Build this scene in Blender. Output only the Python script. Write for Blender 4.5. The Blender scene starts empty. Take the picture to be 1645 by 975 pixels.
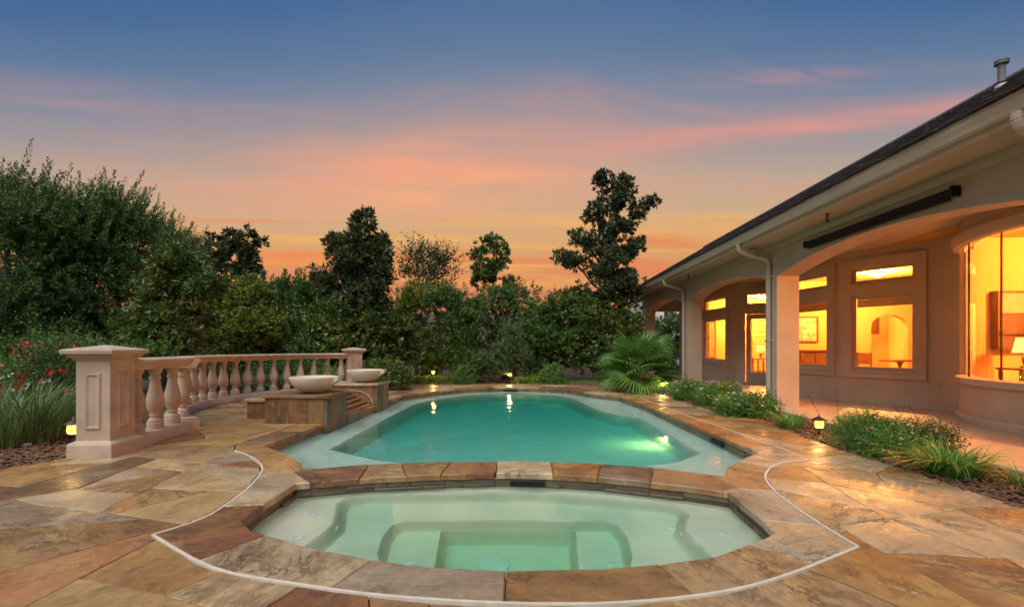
import bpy, bmesh, math, random
import numpy as np
from mathutils import Vector, Matrix
from mathutils.geometry import delaunay_2d_cdt, tessellate_polygon

random.seed(7)
RNG = np.random.default_rng(11)
R = math.radians
SC = bpy.context.scene
COL = SC.collection

# ------------------------------------------------------------------ camera
F, CX, HY, H = 750.0, 822.5, 556.5, 1.2          # focal length and horizon in photo pixels, eye height
YAW = R(1.49)
CO, SI = math.cos(YAW), math.sin(YAW)
cam = bpy.data.objects.new('camera', bpy.data.cameras.new('camera'))
COL.objects.link(cam)
cam.location = (0, 0, H)
cam.rotation_euler = (R(90), 0, YAW)
cam.data.sensor_width = 36.0
cam.data.lens = F / 1645 * 36.0
cam.data.shift_y = (HY - 487.5) / 1645
cam.data.clip_start = 0.05
cam.data.clip_end = 2000
SC.camera = cam

def srgb(r, g, b):
    f = lambda c: c / 12.92 if c <= .04045 else ((c + .055) / 1.055) ** 2.4
    return (f(r / 255), f(g / 255), f(b / 255), 1)

# ------------------------------------------------------------------ sky
W = bpy.data.worlds.new('World'); SC.world = W; W.use_nodes = True
def nd(nt, kind, **kw):
    n = nt.nodes.new(kind)
    for k, v in kw.items():
        if k.startswith('i_'):
            n.inputs[k[2:].replace('_', ' ')].default_value = v
        else:
            setattr(n, k, v)
    return n
def ramp(nt, stops, interp='LINEAR'):
    n = nt.nodes.new('ShaderNodeValToRGB'); n.color_ramp.interpolation = interp
    e = n.color_ramp.elements
    while len(e) < len(stops): e.new(0.5)
    for k, (p, c) in enumerate(stops):
        e[k].position = p
        e[k].color = c if len(c) == 4 else (*c, 1)
    return n
def mathn(nt, op, a=None, b=None, clamp=False):
    n = nt.nodes.new('ShaderNodeMath'); n.operation = op; n.use_clamp = clamp
    for k, v in ((0, a), (1, b)):
        if v is None: continue
        if isinstance(v, (int, float)): n.inputs[k].default_value = v
        else: nt.links.new(v, n.inputs[k])
    return n.outputs[0]
def mixc(nt, f, a, b, blend='MIX'):
    n = nt.nodes.new('ShaderNodeMix'); n.data_type = 'RGBA'; n.blend_type = blend
    for k, v in ((0, f), (6, a), (7, b)):
        if isinstance(v, (int, float, tuple)): n.inputs[k].default_value = v
        else: nt.links.new(v, n.inputs[k])
    return n.outputs[2]

SUN_ELEV, SUN_AZ = R(56), R(205)                   # soft light of the high afterglow, a little behind the camera
def build_sky():
    nt = W.node_tree; nt.nodes.clear(); L = nt.links.new
    tc = nd(nt, 'ShaderNodeTexCoord'); sep = nd(nt, 'ShaderNodeSeparateXYZ'); L(tc.outputs['Generated'], sep.inputs[0])
    X, Y, Z = sep.outputs
    base = ramp(nt, [(0, srgb(188, 114, 90)), (.11, srgb(206, 124, 92)), (.16, srgb(216, 140, 94)), (.205, srgb(214, 162, 108)), (.27, srgb(204, 170, 130)),
                     (.34, srgb(188, 164, 144)), (.40, srgb(160, 151, 150)), (.47, srgb(128, 137, 155)), (.54, srgb(98, 122, 154)), (.62, srgb(70, 105, 151)), (1, srgb(54, 84, 134))])
    # the glow is widest over the sunset and gives way to blue sooner to either side
    caz = mathn(nt, 'DIVIDE', Y, mathn(nt, 'SQRT', mathn(nt, 'MAXIMUM', mathn(nt, 'SUBTRACT', 1.0, mathn(nt, 'MULTIPLY', Z, Z)), .0001)))
    Z = mathn(nt, 'MINIMUM', mathn(nt, 'MULTIPLY', Z, mathn(nt, 'SUBTRACT', 2.2, mathn(nt, 'MULTIPLY', caz, 1.2))), .999)
    L(Z, base.inputs[0])
    az = mathn(nt, 'ARCTAN2', X, Y); el = mathn(nt, 'ARCSINE', Z)
    def cloud_co(sx, sy, off):
        c = nd(nt, 'ShaderNodeCombineXYZ'); L(mathn(nt, 'ADD', mathn(nt, 'MULTIPLY', az, sx), off), c.inputs[0]); L(mathn(nt, 'MULTIPLY', mathn(nt, 'ADD', el, mathn(nt, 'MULTIPLY', az, .03)), sy), c.inputs[1]); return c.outputs[0]
    def wisps(sx, sy, off, lo, hi, dist=.6, rough=.58):
        no = nd(nt, 'ShaderNodeTexNoise', i_Scale=1.0, i_Detail=8.0, i_Roughness=rough, i_Distortion=dist); L(cloud_co(sx, sy, off), no.inputs['Vector'])
        r = ramp(nt, [(lo, (0, 0, 0)), (hi, (1, 1, 1))], 'EASE'); L(no.outputs[0], r.inputs[0]); return r.outputs[0]
    def bank(a0, sa, e0, se, k=0.0):                     # a cloud bank lying in that part of the sky
        da = mathn(nt, 'SUBTRACT', az, a0); q = mathn(nt, 'DIVIDE', da, sa)
        v = mathn(nt, 'DIVIDE', mathn(nt, 'SUBTRACT', mathn(nt, 'SUBTRACT', el, e0), mathn(nt, 'MULTIPLY', da, k)), se)
        return mathn(nt, 'EXPONENT', mathn(nt, 'MULTIPLY', mathn(nt, 'ADD', mathn(nt, 'MULTIPLY', q, q), mathn(nt, 'MULTIPLY', v, v)), -1.0))
    def lay(c, m, k, col): return mixc(nt, mathn(nt, 'MULTIPLY', m, k, True), c, col)
    mul = lambda a, b: mathn(nt, 'MULTIPLY', a, b)
    add = lambda a, b: mathn(nt, 'ADD', a, b)
    w_hi = ramp(nt, [(.24, (0, 0, 0)), (.32, (1, 1, 1)), (.46, (1, 1, 1)), (.56, (0, 0, 0))], 'EASE'); L(Z, w_hi.inputs[0])
    w_lo = ramp(nt, [(.10, (0, 0, 0)), (.15, (1, 1, 1)), (.24, (1, 1, 1)), (.31, (0, 0, 0))], 'EASE'); L(Z, w_lo.inputs[0])
    fine = wisps(2.6, 17, 3.3, .30, .68, .5, .52)
    c = lay(base.outputs[0], mul(wisps(1.6, 11, 9.2, .46, .74, .5, .5), w_hi.outputs[0]), .28, srgb(226, 150, 134))
    c = lay(c, mul(bank(R(-12), R(23), R(20.8), R(4.6), .0), add(mul(fine, .62), .38)), 1.0, srgb(240, 162, 130))
    c = lay(c, mul(bank(R(-9), R(11), R(18.6), R(1.6), .07), fine), .8, srgb(250, 176, 112))
    c = lay(c, mul(bank(R(30), R(26), R(25.6), R(1.3), .13), add(mul(fine, .7), .3)), .8, srgb(236, 152, 134))
    c = lay(c, mul(bank(R(27), R(10), R(30.6), R(1.2), .1), wisps(5, 30, 1.7, .36, .66)), .5, srgb(206, 142, 146))
    c = lay(c, mul(bank(R(-38), R(9), R(27), R(2.0), -.05), fine), .3, srgb(205, 150, 148))
    c = lay(c, mul(wisps(1.5, 34, 14.4, .48, .68, .3), w_lo.outputs[0]), .65, srgb(246, 178, 92))
    c = lay(c, mul(wisps(1.9, 30, 5.1, .5, .68, .3), w_lo.outputs[0]), .7, srgb(228, 124, 80))
    c = lay(c, mul(bank(R(-25), R(10), R(11), R(1.2)), add(mul(fine, .5), .5)), .75, srgb(240, 132, 72))
    c4 = lay(c, mul(bank(R(24), R(13), R(14.5), R(1.3), .05), fine), .8, srgb(248, 176, 84))
    sky = nd(nt, 'ShaderNodeTexSky'); sky.sky_type = 'NISHITA'; sky.sun_disc = False
    sky.sun_elevation = R(1.5); sky.sun_rotation = R(-10)
    nis = mixc(nt, 1.0, sky.outputs[0], (.006, .006, .006, 1), 'MULTIPLY')
    bg = nd(nt, 'ShaderNodeBackground'); bg.inputs['Strength'].default_value = SKY_STRENGTH
    L(mixc(nt, 1.0, c4, nis, 'ADD'), bg.inputs['Color'])
    out = nd(nt, 'ShaderNodeOutputWorld'); L(bg.outputs[0], out.inputs[0])
SKY_STRENGTH = 0.37
build_sky()
sun = bpy.data.objects.new('sun', bpy.data.lights.new('sun', 'SUN'))
COL.objects.link(sun)
sun.data.energy = 1.5; sun.data.angle = R(70); sun.data.color = (1, .97, .87)
sun.rotation_euler = (R(90) - SUN_ELEV, 0, R(180) - SUN_AZ)
vs = SC.view_settings
vs.view_transform = 'Standard'; vs.look = 'None'; vs.gamma = 1; vs.use_curve_mapping = False
vs.exposure = 1.45
cy = SC.cycles
cy.use_denoising = True
cy.max_bounces = 10; cy.diffuse_bounces = 4; cy.glossy_bounces = 4; cy.transmission_bounces = 8; cy.transparent_max_bounces = 16
cy.caustics_reflective = False; cy.caustics_refractive = True
cy.sample_clamp_indirect = 6.0
cy.blur_glossy = 0.3

# ------------------------------------------------------------------ helpers
def cam_pt(px, d, z=0.0):
    xc = (px - CX) * d / F
    return Vector((xc * CO - d * SI, xc * SI + d * CO, z))
def gp(px, py, z=0.0):
    return cam_pt(px, (H - z) * F / (py - HY), z)
def at(px, py, d):
    return cam_pt(px, d, H - (py - HY) * d / F)

def tag(o, label=None, cat=None, group=None, kind=None):
    if label: o['label'] = label
    if cat: o['category'] = cat
    if group: o['group'] = group
    if kind: o['kind'] = kind
    return o
def empty(name, loc=(0, 0, 0), rz=0, parent=None):
    o = bpy.data.objects.new(name, None); COL.objects.link(o)
    o.location = loc; o.rotation_euler = (0, 0, rz); o.empty_display_size = .2
    if parent: o.parent = parent
    return o
def thing(name, label, cat, loc=(0, 0, 0), rz=0, group=None):
    return tag(empty(name, loc, rz), label, cat, group)
def link_mesh(name, me, mat=None, parent=None):
    o = bpy.data.objects.new(name, me); COL.objects.link(o)
    if mat is not None: me.materials.append(mat)
    if parent is not None: o.parent = parent
    return o

class MB:
    """collects quads and polygons for ONE mesh object"""
    def __init__(s): s.v, s.f = [], []
    def add(s, vs, fs):
        n = len(s.v); s.v += [tuple(p) for p in vs]; s.f += [tuple(i + n for i in f) for f in fs]; return s
    def box(s, x0, x1, y0, y1, z0, z1, M=None):
        vs = [(x, y, z) for z in (z0, z1) for y in (y0, y1) for x in (x0, x1)]
        if M is not None: vs = [M @ Vector(p) for p in vs]
        return s.add(vs, [(0, 2, 3, 1), (4, 5, 7, 6), (0, 1, 5, 4), (1, 3, 7, 5), (3, 2, 6, 7), (2, 0, 4, 6)])
    def chbox(s, x0, x1, y0, y1, z0, z1, b=.01, M=None):      # box with bevelled top and vertical edges
        def ring(i, z): return [(x0+i+b, y0+i, z), (x1-i-b, y0+i, z), (x1-i, y0+i+b, z), (x1-i, y1-i-b, z), (x1-i-b, y1-i, z), (x0+i+b, y1-i, z), (x0+i, y1-i-b, z), (x0+i, y0+i+b, z)]
        vs = ring(0, z0) + ring(0, z1 - b) + ring(b, z1)
        if M is not None: vs = [M @ Vector(p) for p in vs]
        fs = [tuple(range(7, -1, -1)), tuple(range(16, 24))]
        for r in (0, 8):
            for k in range(8): fs.append((r+k, r+(k+1) % 8, r+8+(k+1) % 8, r+8+k))
        return s.add(vs, fs)
    def prism(s, poly, z0, z1):
        n = len(poly)
        vs = [(p[0], p[1], z0) for p in poly] + [(p[0], p[1], z1) for p in poly]
        return s.add(vs, [tuple(range(n-1, -1, -1)), tuple(range(n, 2*n))] + [(k, (k+1) % n, n+(k+1) % n, n+k) for k in range(n)])
    def lathe(s, prof, n=24, M=None, cap=True, sx=1, sy=1):
        vs = []
        for r, z in prof:
            for k in range(n):
                a = 2*math.pi*k/n; p = Vector((r*math.cos(a)*sx, r*math.sin(a)*sy, z)); vs.append(M @ p if M is not None else p)
        fs = []
        for i in range(len(prof)-1):
            for k in range(n): fs.append((i*n+k, i*n+(k+1) % n, (i+1)*n+(k+1) % n, (i+1)*n+k))
        if cap: fs += [tuple(range(n-1, -1, -1)), tuple(range((len(prof)-1)*n, len(prof)*n))]
        return s.add(vs, fs)
    def tube(s, path, rad, n=8, squash=None):
        path = [Vector(p) for p in path]
        if isinstance(rad, (int, float)): rad = [rad]*len(path)
        vs, up = [], None
        for i, p in enumerate(path):
            t = (path[min(i+1, len(path)-1)] - path[max(i-1, 0)]).normalized()
            if up is None: up = Vector((0, 0, 1)) if abs(t.z) < .9 else Vector((1, 0, 0))
            a = (up - t*up.dot(t)).normalized(); b = t.cross(a); up = a
            for k in range(n):
                th = 2*math.pi*k/n
                vs.append(p + (a*math.cos(th) + b*math.sin(th)*(squash or 1))*rad[i])
        fs = [tuple(range(n-1, -1, -1)), tuple(range((len(path)-1)*n, len(path)*n))]
        for i in range(len(path)-1):
            for k in range(n): fs.append((i*n+k, i*n+(k+1) % n, (i+1)*n+(k+1) % n, (i+1)*n+k))
        return s.add(vs, fs)
    def sweep(s, path, prof, closed=False):
        """path: 2D points; prof: list of (offset to the left, z), closed section"""
        n, m = len(path), len(prof); P = [Vector(p[:2]) for p in path]; vs = []
        for i in range(n):
            a = P[i-1] if (closed or i > 0) else None; b = P[(i+1) % n] if (closed or i < n-1) else None
            d0 = (P[i]-a).normalized() if a is not None else None; d1 = (b-P[i]).normalized() if b is not None else None
            if d0 is None: d0 = d1
            if d1 is None: d1 = d0
            t = (d0+d1).normalized(); nn = Vector((-t.y, t.x)); k = 1/max(.35, nn.dot(Vector((-d0.y, d0.x))))
            for o, z in prof: q = P[i] + nn*o*k; vs.append((q.x, q.y, z))
        fs = []
        for i in range(n if closed else n-1):
            j = (i+1) % n
            for k in range(m): fs.append((i*m+k, i*m+(k+1) % m, j*m+(k+1) % m, j*m+k))
        if not closed: fs += [tuple(range(m-1, -1, -1)), tuple(range((n-1)*m, n*m))]
        return s.add(vs, fs)
    def mesh(s, name):
        me = bpy.data.meshes.new(name); me.from_pydata(s.v, [], s.f); 
        bm = bmesh.new(); bm.from_mesh(me); bmesh.ops.recalc_face_normals(bm, faces=bm.faces); bm.to_mesh(me); bm.free()
        return me
    def build(s, name, mat, parent=None, smooth=None):
        me = s.mesh(name)
        if smooth is not None:
            me.polygons.foreach_set('use_smooth', [True]*len(me.polygons))
            me.set_sharp_from_angle(angle=R(smooth))
        return link_mesh(name, me, mat, parent)

def copy_tree(o, parent=None):
    c = o.copy(); COL.objects.link(c); c.parent = parent
    for ch in list(o.children): copy_tree(ch, c)
    return c

# ------------------------------------------------------------------ materials
def material(name):
    m = bpy.data.materials.new(name); m.use_nodes = True
    nt = m.node_tree; b = nt.nodes['Principled BSDF']; return m, nt, b
def noise(nt, scale, detail=4, rough=.55, coord=None, dist=0.0):
    n = nd(nt, 'ShaderNodeTexNoise', i_Scale=scale, i_Detail=float(detail), i_Roughness=rough, i_Distortion=dist)
    if coord is not None: nt.links.new(coord, n.inputs['Vector'])
    return n.outputs[0]
def objco(nt): return nd(nt, 'ShaderNodeTexCoord').outputs['Object']
def bump(nt, b, h, strength, dist=.01):
    n = nd(nt, 'ShaderNodeBump', i_Strength=strength, i_Distance=dist); nt.links.new(h, n.inputs['Height']); nt.links.new(n.outputs[0], b.inputs['Normal'])
def plain(name, col, rough=.6, var=.15, scale=6.0, bscale=60.0, bstr=.15, metal=0, col2=None, spec=.5):
    """colour broken by two noises, fine relief"""
    m, nt, b = material(name); co = objco(nt)
    lo = tuple(c*(1-var) for c in col[:3]); hi = tuple(min(1, c*(1+var)) for c in col[:3])
    r = ramp(nt, [(.3, lo), (.7, hi)]); nt.links.new(noise(nt, scale, 6, .6, co), r.inputs[0])
    c = r.outputs[0]
    if col2:
        r2 = ramp(nt, [(.5, (0, 0, 0)), (.72, (1, 1, 1))]); nt.links.new(noise(nt, scale*.45, 8, .65, co), r2.inputs[0])
        c = mixc(nt, r2.outputs[0], c, (*col2[:3], 1))
    nt.links.new(c, b.inputs['Base Color'])
    b.inputs['Roughness'].default_value = rough; b.inputs['Metallic'].default_value = metal
    b.inputs['Specular IOR Level'].default_value = spec
    if bstr: bump(nt, b, noise(nt, bscale, 4, .6, co), bstr)
    return m
def emitter(name, col, strength):
    m, nt, b = material(name)
    b.inputs['Base Color'].default_value = (*col[:3], 1); b.inputs['Emission Color'].default_value = (*col[:3], 1)
    b.inputs['Emission Strength'].default_value = strength; return m

def flag_material(name, wet, gloss, pal, rust_k=.55, dark_k=.72, pale_k=.30, sc=1.0):
    """cleft flagstone, each stone its own tint, damp"""
    m, nt, b = material(name); L = nt.links.new
    oi = nd(nt, 'ShaderNodeObjectInfo'); rnd = oi.outputs['Random']
    co = objco(nt)
    vr = nd(nt, 'ShaderNodeVectorRotate'); vr.rotation_type = 'Z_AXIS'; L(co, vr.inputs['Vector']); L(mathn(nt, 'MULTIPLY', rnd, 40.0), vr.inputs['Angle'])
    ad = nd(nt, 'ShaderNodeVectorMath'); ad.operation = 'ADD'; L(vr.outputs[0], ad.inputs[0])
    cb = nd(nt, 'ShaderNodeCombineXYZ'); L(mathn(nt, 'MULTIPLY', rnd, 91.0), cb.inputs[0]); L(mathn(nt, 'MULTIPLY', rnd, 57.0), cb.inputs[1]); L(cb.outputs[0], ad.inputs[1])
    P = ad.outputs[0]
    mp = nd(nt, 'ShaderNodeMapping'); mp.inputs['Scale'].default_value = (1.0*sc, 2.0*sc, sc); L(P, mp.inputs[0]); S = mp.outputs[0]
    stone = ramp(nt, [(k/len(pal), c) for k, c in enumerate(pal)], 'CONSTANT'); L(rnd, stone.inputs[0])
    sec = ramp(nt, [(k/len(pal), pal[(k*5+3) % len(pal)]) for k in range(len(pal))], 'CONSTANT'); L(mathn(nt, 'FRACT', mathn(nt, 'MULTIPLY', rnd, 7.13)), sec.inputs[0])
    blend = ramp(nt, [(.38, (0, 0, 0)), (.62, (1, 1, 1))], 'EASE'); L(noise(nt, .8, 5, .55, P, 1.0), blend.inputs[0])
    tone = ramp(nt, [(.28, (.58, .55, .53)), (.5, (1, 1, 1)), (.72, (1.28, 1.25, 1.18))]); L(noise(nt, 1.1, 7, .6, S, .8), tone.inputs[0])
    c = mixc(nt, 1.0, mixc(nt, mathn(nt, 'MULTIPLY', blend.outputs[0], .38), stone.outputs[0], sec.outputs[0]), tone.outputs[0], 'MULTIPLY')
    rust = ramp(nt, [(.46, (0, 0, 0)), (.66, (1, 1, 1))]); L(noise(nt, .9, 7, .6, mixc(nt, 0.0, P, P), 1.4), rust.inputs[0])
    c = mixc(nt, mathn(nt, 'MULTIPLY', rust.outputs[0], mathn(nt, 'MULTIPLY', mathn(nt, 'FRACT', mathn(nt, 'MULTIPLY', rnd, 13.7)), rust_k*1.7)), c, (.31, .135, .042, 1))
    ochre = ramp(nt, [(.48, (0, 0, 0)), (.66, (1, 1, 1))]); L(noise(nt, 1.6, 8, .6, S, 1.0), ochre.inputs[0])
    c = mixc(nt, mathn(nt, 'MULTIPLY', ochre.outputs[0], mathn(nt, 'MULTIPLY', mathn(nt, 'FRACT', mathn(nt, 'MULTIPLY', rnd, 29.3)), .7)), c, (.38, .235, .075, 1))
    dark = ramp(nt, [(.55, (0, 0, 0)), (.72, (1, 1, 1))]); L(noise(nt, 1.8, 9, .66, S, .35), dark.inputs[0])
    c = mixc(nt, mathn(nt, 'MULTIPLY', dark.outputs[0], dark_k), c, (.060, .038, .026, 1))
    pale = ramp(nt, [(.52, (0, 0, 0)), (.70, (1, 1, 1))]); L(noise(nt, .8, 12, .72, co, .9), pale.inputs[0])
    c = mixc(nt, mathn(nt, 'MULTIPLY', pale.outputs[0], pale_k), c, (.50, .43, .36, 1))
    vein = ramp(nt, [(.44, (0, 0, 0)), (.5, (1, 1, 1)), (.56, (0, 0, 0))]); L(noise(nt, 2.0, 12, .72, S, .7), vein.inputs[0])
    c = mixc(nt, mathn(nt, 'MULTIPLY', vein.outputs[0], .16), c, (.10, .058, .034, 1))
    grain = ramp(nt, [(.3, (.76, .76, .76)), (.7, (1.2, 1.2, 1.2))]); L(noise(nt, 22, 8, .7, P), grain.inputs[0])
    c = mixc(nt, 1.0, c, grain.outputs[0], 'MULTIPLY')
    crack = ramp(nt, [(.478, (0, 0, 0)), (.494, (1, 1, 1)), (.506, (1, 1, 1)), (.522, (0, 0, 0))]); L(noise(nt, 1.9, 14, .78, S, .3), crack.inputs[0])
    patch = ramp(nt, [(.50, (0, 0, 0)), (.62, (1, 1, 1))]); L(noise(nt, 1.4, 4, .6, P), patch.inputs[0])
    flake = mathn(nt, 'MULTIPLY', crack.outputs[0], patch.outputs[0])
    c = mixc(nt, mathn(nt, 'MULTIPLY', flake, .6), c, (.045, .028, .018, 1))
    L(c, b.inputs['Base Color'])
    rr = ramp(nt, [(.35, (wet, wet, wet)), (.65, (wet+.3, wet+.3, wet+.3))]); L(noise(nt, 1.3, 6, .6, co), rr.inputs[0]); L(rr.outputs[0], b.inputs['Roughness'])
    b.inputs['Specular IOR Level'].default_value = gloss
    cleft = ramp(nt, [(.2, (0, 0, 0)), (.38, (.2, .2, .2)), (.40, (.4, .4, .4)), (.52, (.45, .45, .45)), (.535, (.72, .72, .72)), (.7, (.78, .78, .78)), (.72, (1, 1, 1))])
    L(noise(nt, 1.3, 9, .66, S, .7), cleft.inputs[0])
    h = mathn(nt, 'ADD', mathn(nt, 'MULTIPLY', cleft.outputs[0], 1.1), mathn(nt, 'MULTIPLY', noise(nt, 14, 9, .75, S), .5))
    h = mathn(nt, 'SUBTRACT', h, mathn(nt, 'MULTIPLY', flake, .5))
    bump(nt, b, h, .7, .012)
    return m
M = {}
FLAG = [(0.338, 0.198, 0.082), (0.438, 0.309, 0.165), (0.190, 0.074, 0.030), (0.398, 0.226, 0.078), (0.470, 0.377, 0.237), (0.254, 0.133, 0.051), (0.330, 0.121, 0.034), (0.288, 0.226, 0.158), (0.438, 0.279, 0.116), (0.155, 0.088, 0.048), (0.375, 0.185, 0.060), (0.422, 0.342, 0.245), (0.227, 0.088, 0.030), (0.345, 0.241, 0.128)]
M['flag'] = flag_material('wet_flagstone', .20, .5, FLAG)
M['ledger'] = plain('ledger_stone', (.13, .095, .062), .45, .5, 7, 30, .8, col2=(.055, .045, .035))
M['pillar'] = flag_material('slate_cladding', .28, .5, [(.185, .092, .036), (.150, .075, .030), (.215, .115, .050), (.130, .072, .036)], .6, 1.0, .1, 2.4)
M['pillar_g'] = flag_material('grey_slate_cladding', .3, .5, [(.175, .150, .105), (.130, .112, .080), (.205, .165, .105), (.150, .140, .110)], .12, .6, .25, 2.5)
M['mortar'] = plain('mortar', (.075, .055, .04), .8, .3, 9, 80, .5)
M['seal'] = plain('white_sealant', (.54, .47, .39), .6, .12, 14, 90, .2)
M['soil'] = plain('soil', (.045, .030, .022), .85, .4, 4, 40, .8)
M['mulch'] = plain('bark_mulch', (.085, .042, .024), .7, .6, 30, 60, .9)
M['chip'] = plain('bark_chip', (.12, .058, .032), .6, .6, 9, 60, .4)
M['cast'] = plain('pink_cast_stone', (.46, .35, .268), .75, .16, 3.5, 110, .28, col2=(.31, .24, .19))
M['bowl'] = plain('pale_cast_stone', (.60, .52, .42), .75, .10, 8, 150, .25, col2=(.52, .46, .36))
M['stucco'] = plain('beige_stucco', (.52, .43, .325), .85, .08, 2, 170, .45, col2=(.46, .38, .285))
M['stucco_t'] = plain('trim_stucco', (.52, .43, .325), .8, .06, 3, 150, .25)
M['porch'] = plain('porch_concrete', (.56, .43, .32), .36, .08, 1.2, 90, .08, col2=(.48, .36, .26))
M['cream'] = plain('cream_metal', (.52, .45, .36), .42, .05, 3, 40, .03)
M['soffit'] = plain('soffit_paint', (.46, .40, .31), .75, .05, 2, 60, .05)
M['shingle'] = plain('roof_shingle', (.075, .068, .072), .85, .5, 16, 120, .7)
M['blackmetal'] = plain('black_metal', (.010, .011, .014), .5, .2, 6, 60, .05, spec=.25)
M['bronze'] = plain('bronze_metal', (.10, .075, .045), .4, .2, 10, 60, .05, metal=.7)
M['pipe'] = plain('grey_pipe', (.17, .18, .20), .55, .1, 6, 60, .05)
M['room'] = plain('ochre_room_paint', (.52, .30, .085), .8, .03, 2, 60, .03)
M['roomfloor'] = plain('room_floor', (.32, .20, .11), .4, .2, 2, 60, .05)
M['wood'] = plain('dark_wood', (.11, .045, .022), .4, .3, 5, 50, .1)
M['shutter'] = plain('cream_shutter', (.50, .42, .30), .5, .03, 4, 50, .02)
M['bark'] = plain('tree_bark', (.085, .065, .050), .85, .35, 9, 30, .9)
M['fence'] = plain('weathered_fence', (.16, .12, .09), .85, .35, 6, 40, .5)
M['whitewall'] = plain('white_brick', (.72, .70, .66), .8, .06, 3, 80, .2)
M['farroof'] = plain('far_roof', (.07, .065, .065), .85, .3, 8, 60, .4)
M['farwall'] = plain('far_wall', (.28, .21, .16), .85, .15, 4, 60, .3)
M['plaster'] = plain('pool_plaster', (.78, .74, .60), .7, .07, 2.5, 120, .15, col2=(.70, .67, .52))
M['plaster_p'] = plain('pale_pool_plaster', (.80, .80, .70), .7, .06, 1.2, 120, .15, col2=(.73, .73, .62))
M['whiteplastic'] = plain('white_plastic', (.80, .80, .76), .35, .03, 6, 40, .02)
M['brick'] = plain('red_brick', (.28, .095, .045), .75, .25, 12, 60, .5)
M['rock'] = plain('white_rock', (.62, .58, .54), .7, .12, 12, 60, .4)
def lantern_glass(name, col, strength):
    m, nt, b = material(name); nt.nodes.remove(b); t = nd(nt, 'ShaderNodeBsdfTransparent'); e = nd(nt, 'ShaderNodeEmission', i_Strength=strength); e.inputs[0].default_value = (*col, 1)
    mx = nd(nt, 'ShaderNodeMixShader'); mx.inputs[0].default_value = .5; nt.links.new(t.outputs[0], mx.inputs[1]); nt.links.new(e.outputs[0], mx.inputs[2]); nt.links.new(mx.outputs[0], nt.nodes['Material Output'].inputs[0]); return m
M['lampglow'] = lantern_glass('warm_lamp_glass', (1.0, .50, .07), 2.2)
M['dishglow'] = emitter('ceiling_lamp_glass', (1.0, .66, .22), 5.0)
M['shadeglow'] = emitter('lamp_shade_cloth', (1.0, .55, .14), .9)
M['poolglow'] = emitter('pool_light_lens', (1.0, .90, .45), 5.0)

def glass_mat(name, tint=(1, 1, 1), k=1.0):
    m, nt, b = material(name); nt.nodes.remove(b); L = nt.links.new
    t = nd(nt, 'ShaderNodeBsdfTransparent'); t.inputs[0].default_value = (*tint, 1)
    g = nd(nt, 'ShaderNodeBsdfGlossy'); g.inputs['Roughness'].default_value = .02; g.inputs[0].default_value = (1, 1, 1, 1)
    fr = nd(nt, 'ShaderNodeFresnel', i_IOR=1.5); ge = nd(nt, 'ShaderNodeNewGeometry'); L(mathn(nt, 'SUBTRACT', 1.5, mathn(nt, 'MULTIPLY', ge.outputs['Backfacing'], 1.5-1/1.5)), fr.inputs['IOR']); mx = nd(nt, 'ShaderNodeMixShader')
    L(mathn(nt, 'MULTIPLY', fr.outputs[0], k), mx.inputs[0]); L(t.outputs[0], mx.inputs[1]); L(g.outputs[0], mx.inputs[2])
    L(mx.outputs[0], nt.nodes['Material Output'].inputs[0]); return m
M['glass'] = glass_mat('window_glass', (.97, .96, .92))
M['darkglass'] = plain('dark_pane', (.03, .035, .045), .08, .1, 3, 20, 0)
def water_mat(name, dens, col, wave, wscale):
    m, nt, b = material(name); L = nt.links.new
    b.inputs['Base Color'].default_value = (1, 1, 1, 1); b.inputs['Roughness'].default_value = .035
    b.inputs['IOR'].default_value = 1.333; b.inputs['Transmission Weight'].default_value = 1.0
    co = objco(nt); mp = nd(nt, 'ShaderNodeMapping'); mp.inputs['Scale'].default_value = (1, .8, 1); L(co, mp.inputs[0])
    h = mathn(nt, 'ADD', noise(nt, wscale, 3, .5, mp.outputs[0], .4), mathn(nt, 'MULTIPLY', noise(nt, wscale*3.3, 3, .5, mp.outputs[0]), .3))
    bump(nt, b, h, wave, .04)
    va = nd(nt, 'ShaderNodeVolumeAbsorption', i_Density=dens); va.inputs[0].default_value = (*col, 1)
    L(va.outputs[0], nt.nodes['Material Output'].inputs['Volume']); return m
M['water'] = water_mat('pool_water', .95, (.04, .81, .79), .38, 2.4)
M['spawater'] = water_mat('spa_water', 1.0, (.24, .84, .66), .10, 4.0)

def leaf_mat(name, cols, rough=.45, trans=.25, clump=1.3):
    """leaves: every leaf its own green, whole sprays differing too"""
    m, nt, b = material(name); L = nt.links.new
    ge = nd(nt, 'ShaderNodeNewGeometry')
    n = len(cols); r = ramp(nt, [(k/(n-1), c) for k, c in enumerate(cols)])
    f = mathn(nt, 'ADD', mathn(nt, 'MULTIPLY', ge.outputs['Random Per Island'], .55), mathn(nt, 'MULTIPLY', mathn(nt, 'SUBTRACT', noise(nt, clump, 3, .6, objco(nt)), .28), 1.0), True)
    L(f, r.inputs[0]); L(r.outputs[0], b.inputs['Base Color']); b.inputs['Roughness'].default_value = rough
    t = nd(nt, 'ShaderNodeBsdfTranslucent'); L(r.outputs[0], t.inputs[0])
    mx = nd(nt, 'ShaderNodeMixShader'); mx.inputs[0].default_value = trans
    L(b.outputs[0], mx.inputs[1]); L(t.outputs[0], mx.inputs[2]); L(mx.outputs[0], nt.nodes['Material Output'].inputs[0]); return m
M['leaf_feather'] = leaf_mat('feathery_leaf', [(0.031, 0.073, 0.019), (0.067, 0.138, 0.033), (0.104, 0.187, 0.043), (0.168, 0.243, 0.053)])
M['leaf_hedge'] = leaf_mat('hedge_leaf', [(0.027, 0.068, 0.017), (0.060, 0.130, 0.026), (0.104, 0.187, 0.033), (0.176, 0.243, 0.042)])
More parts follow.
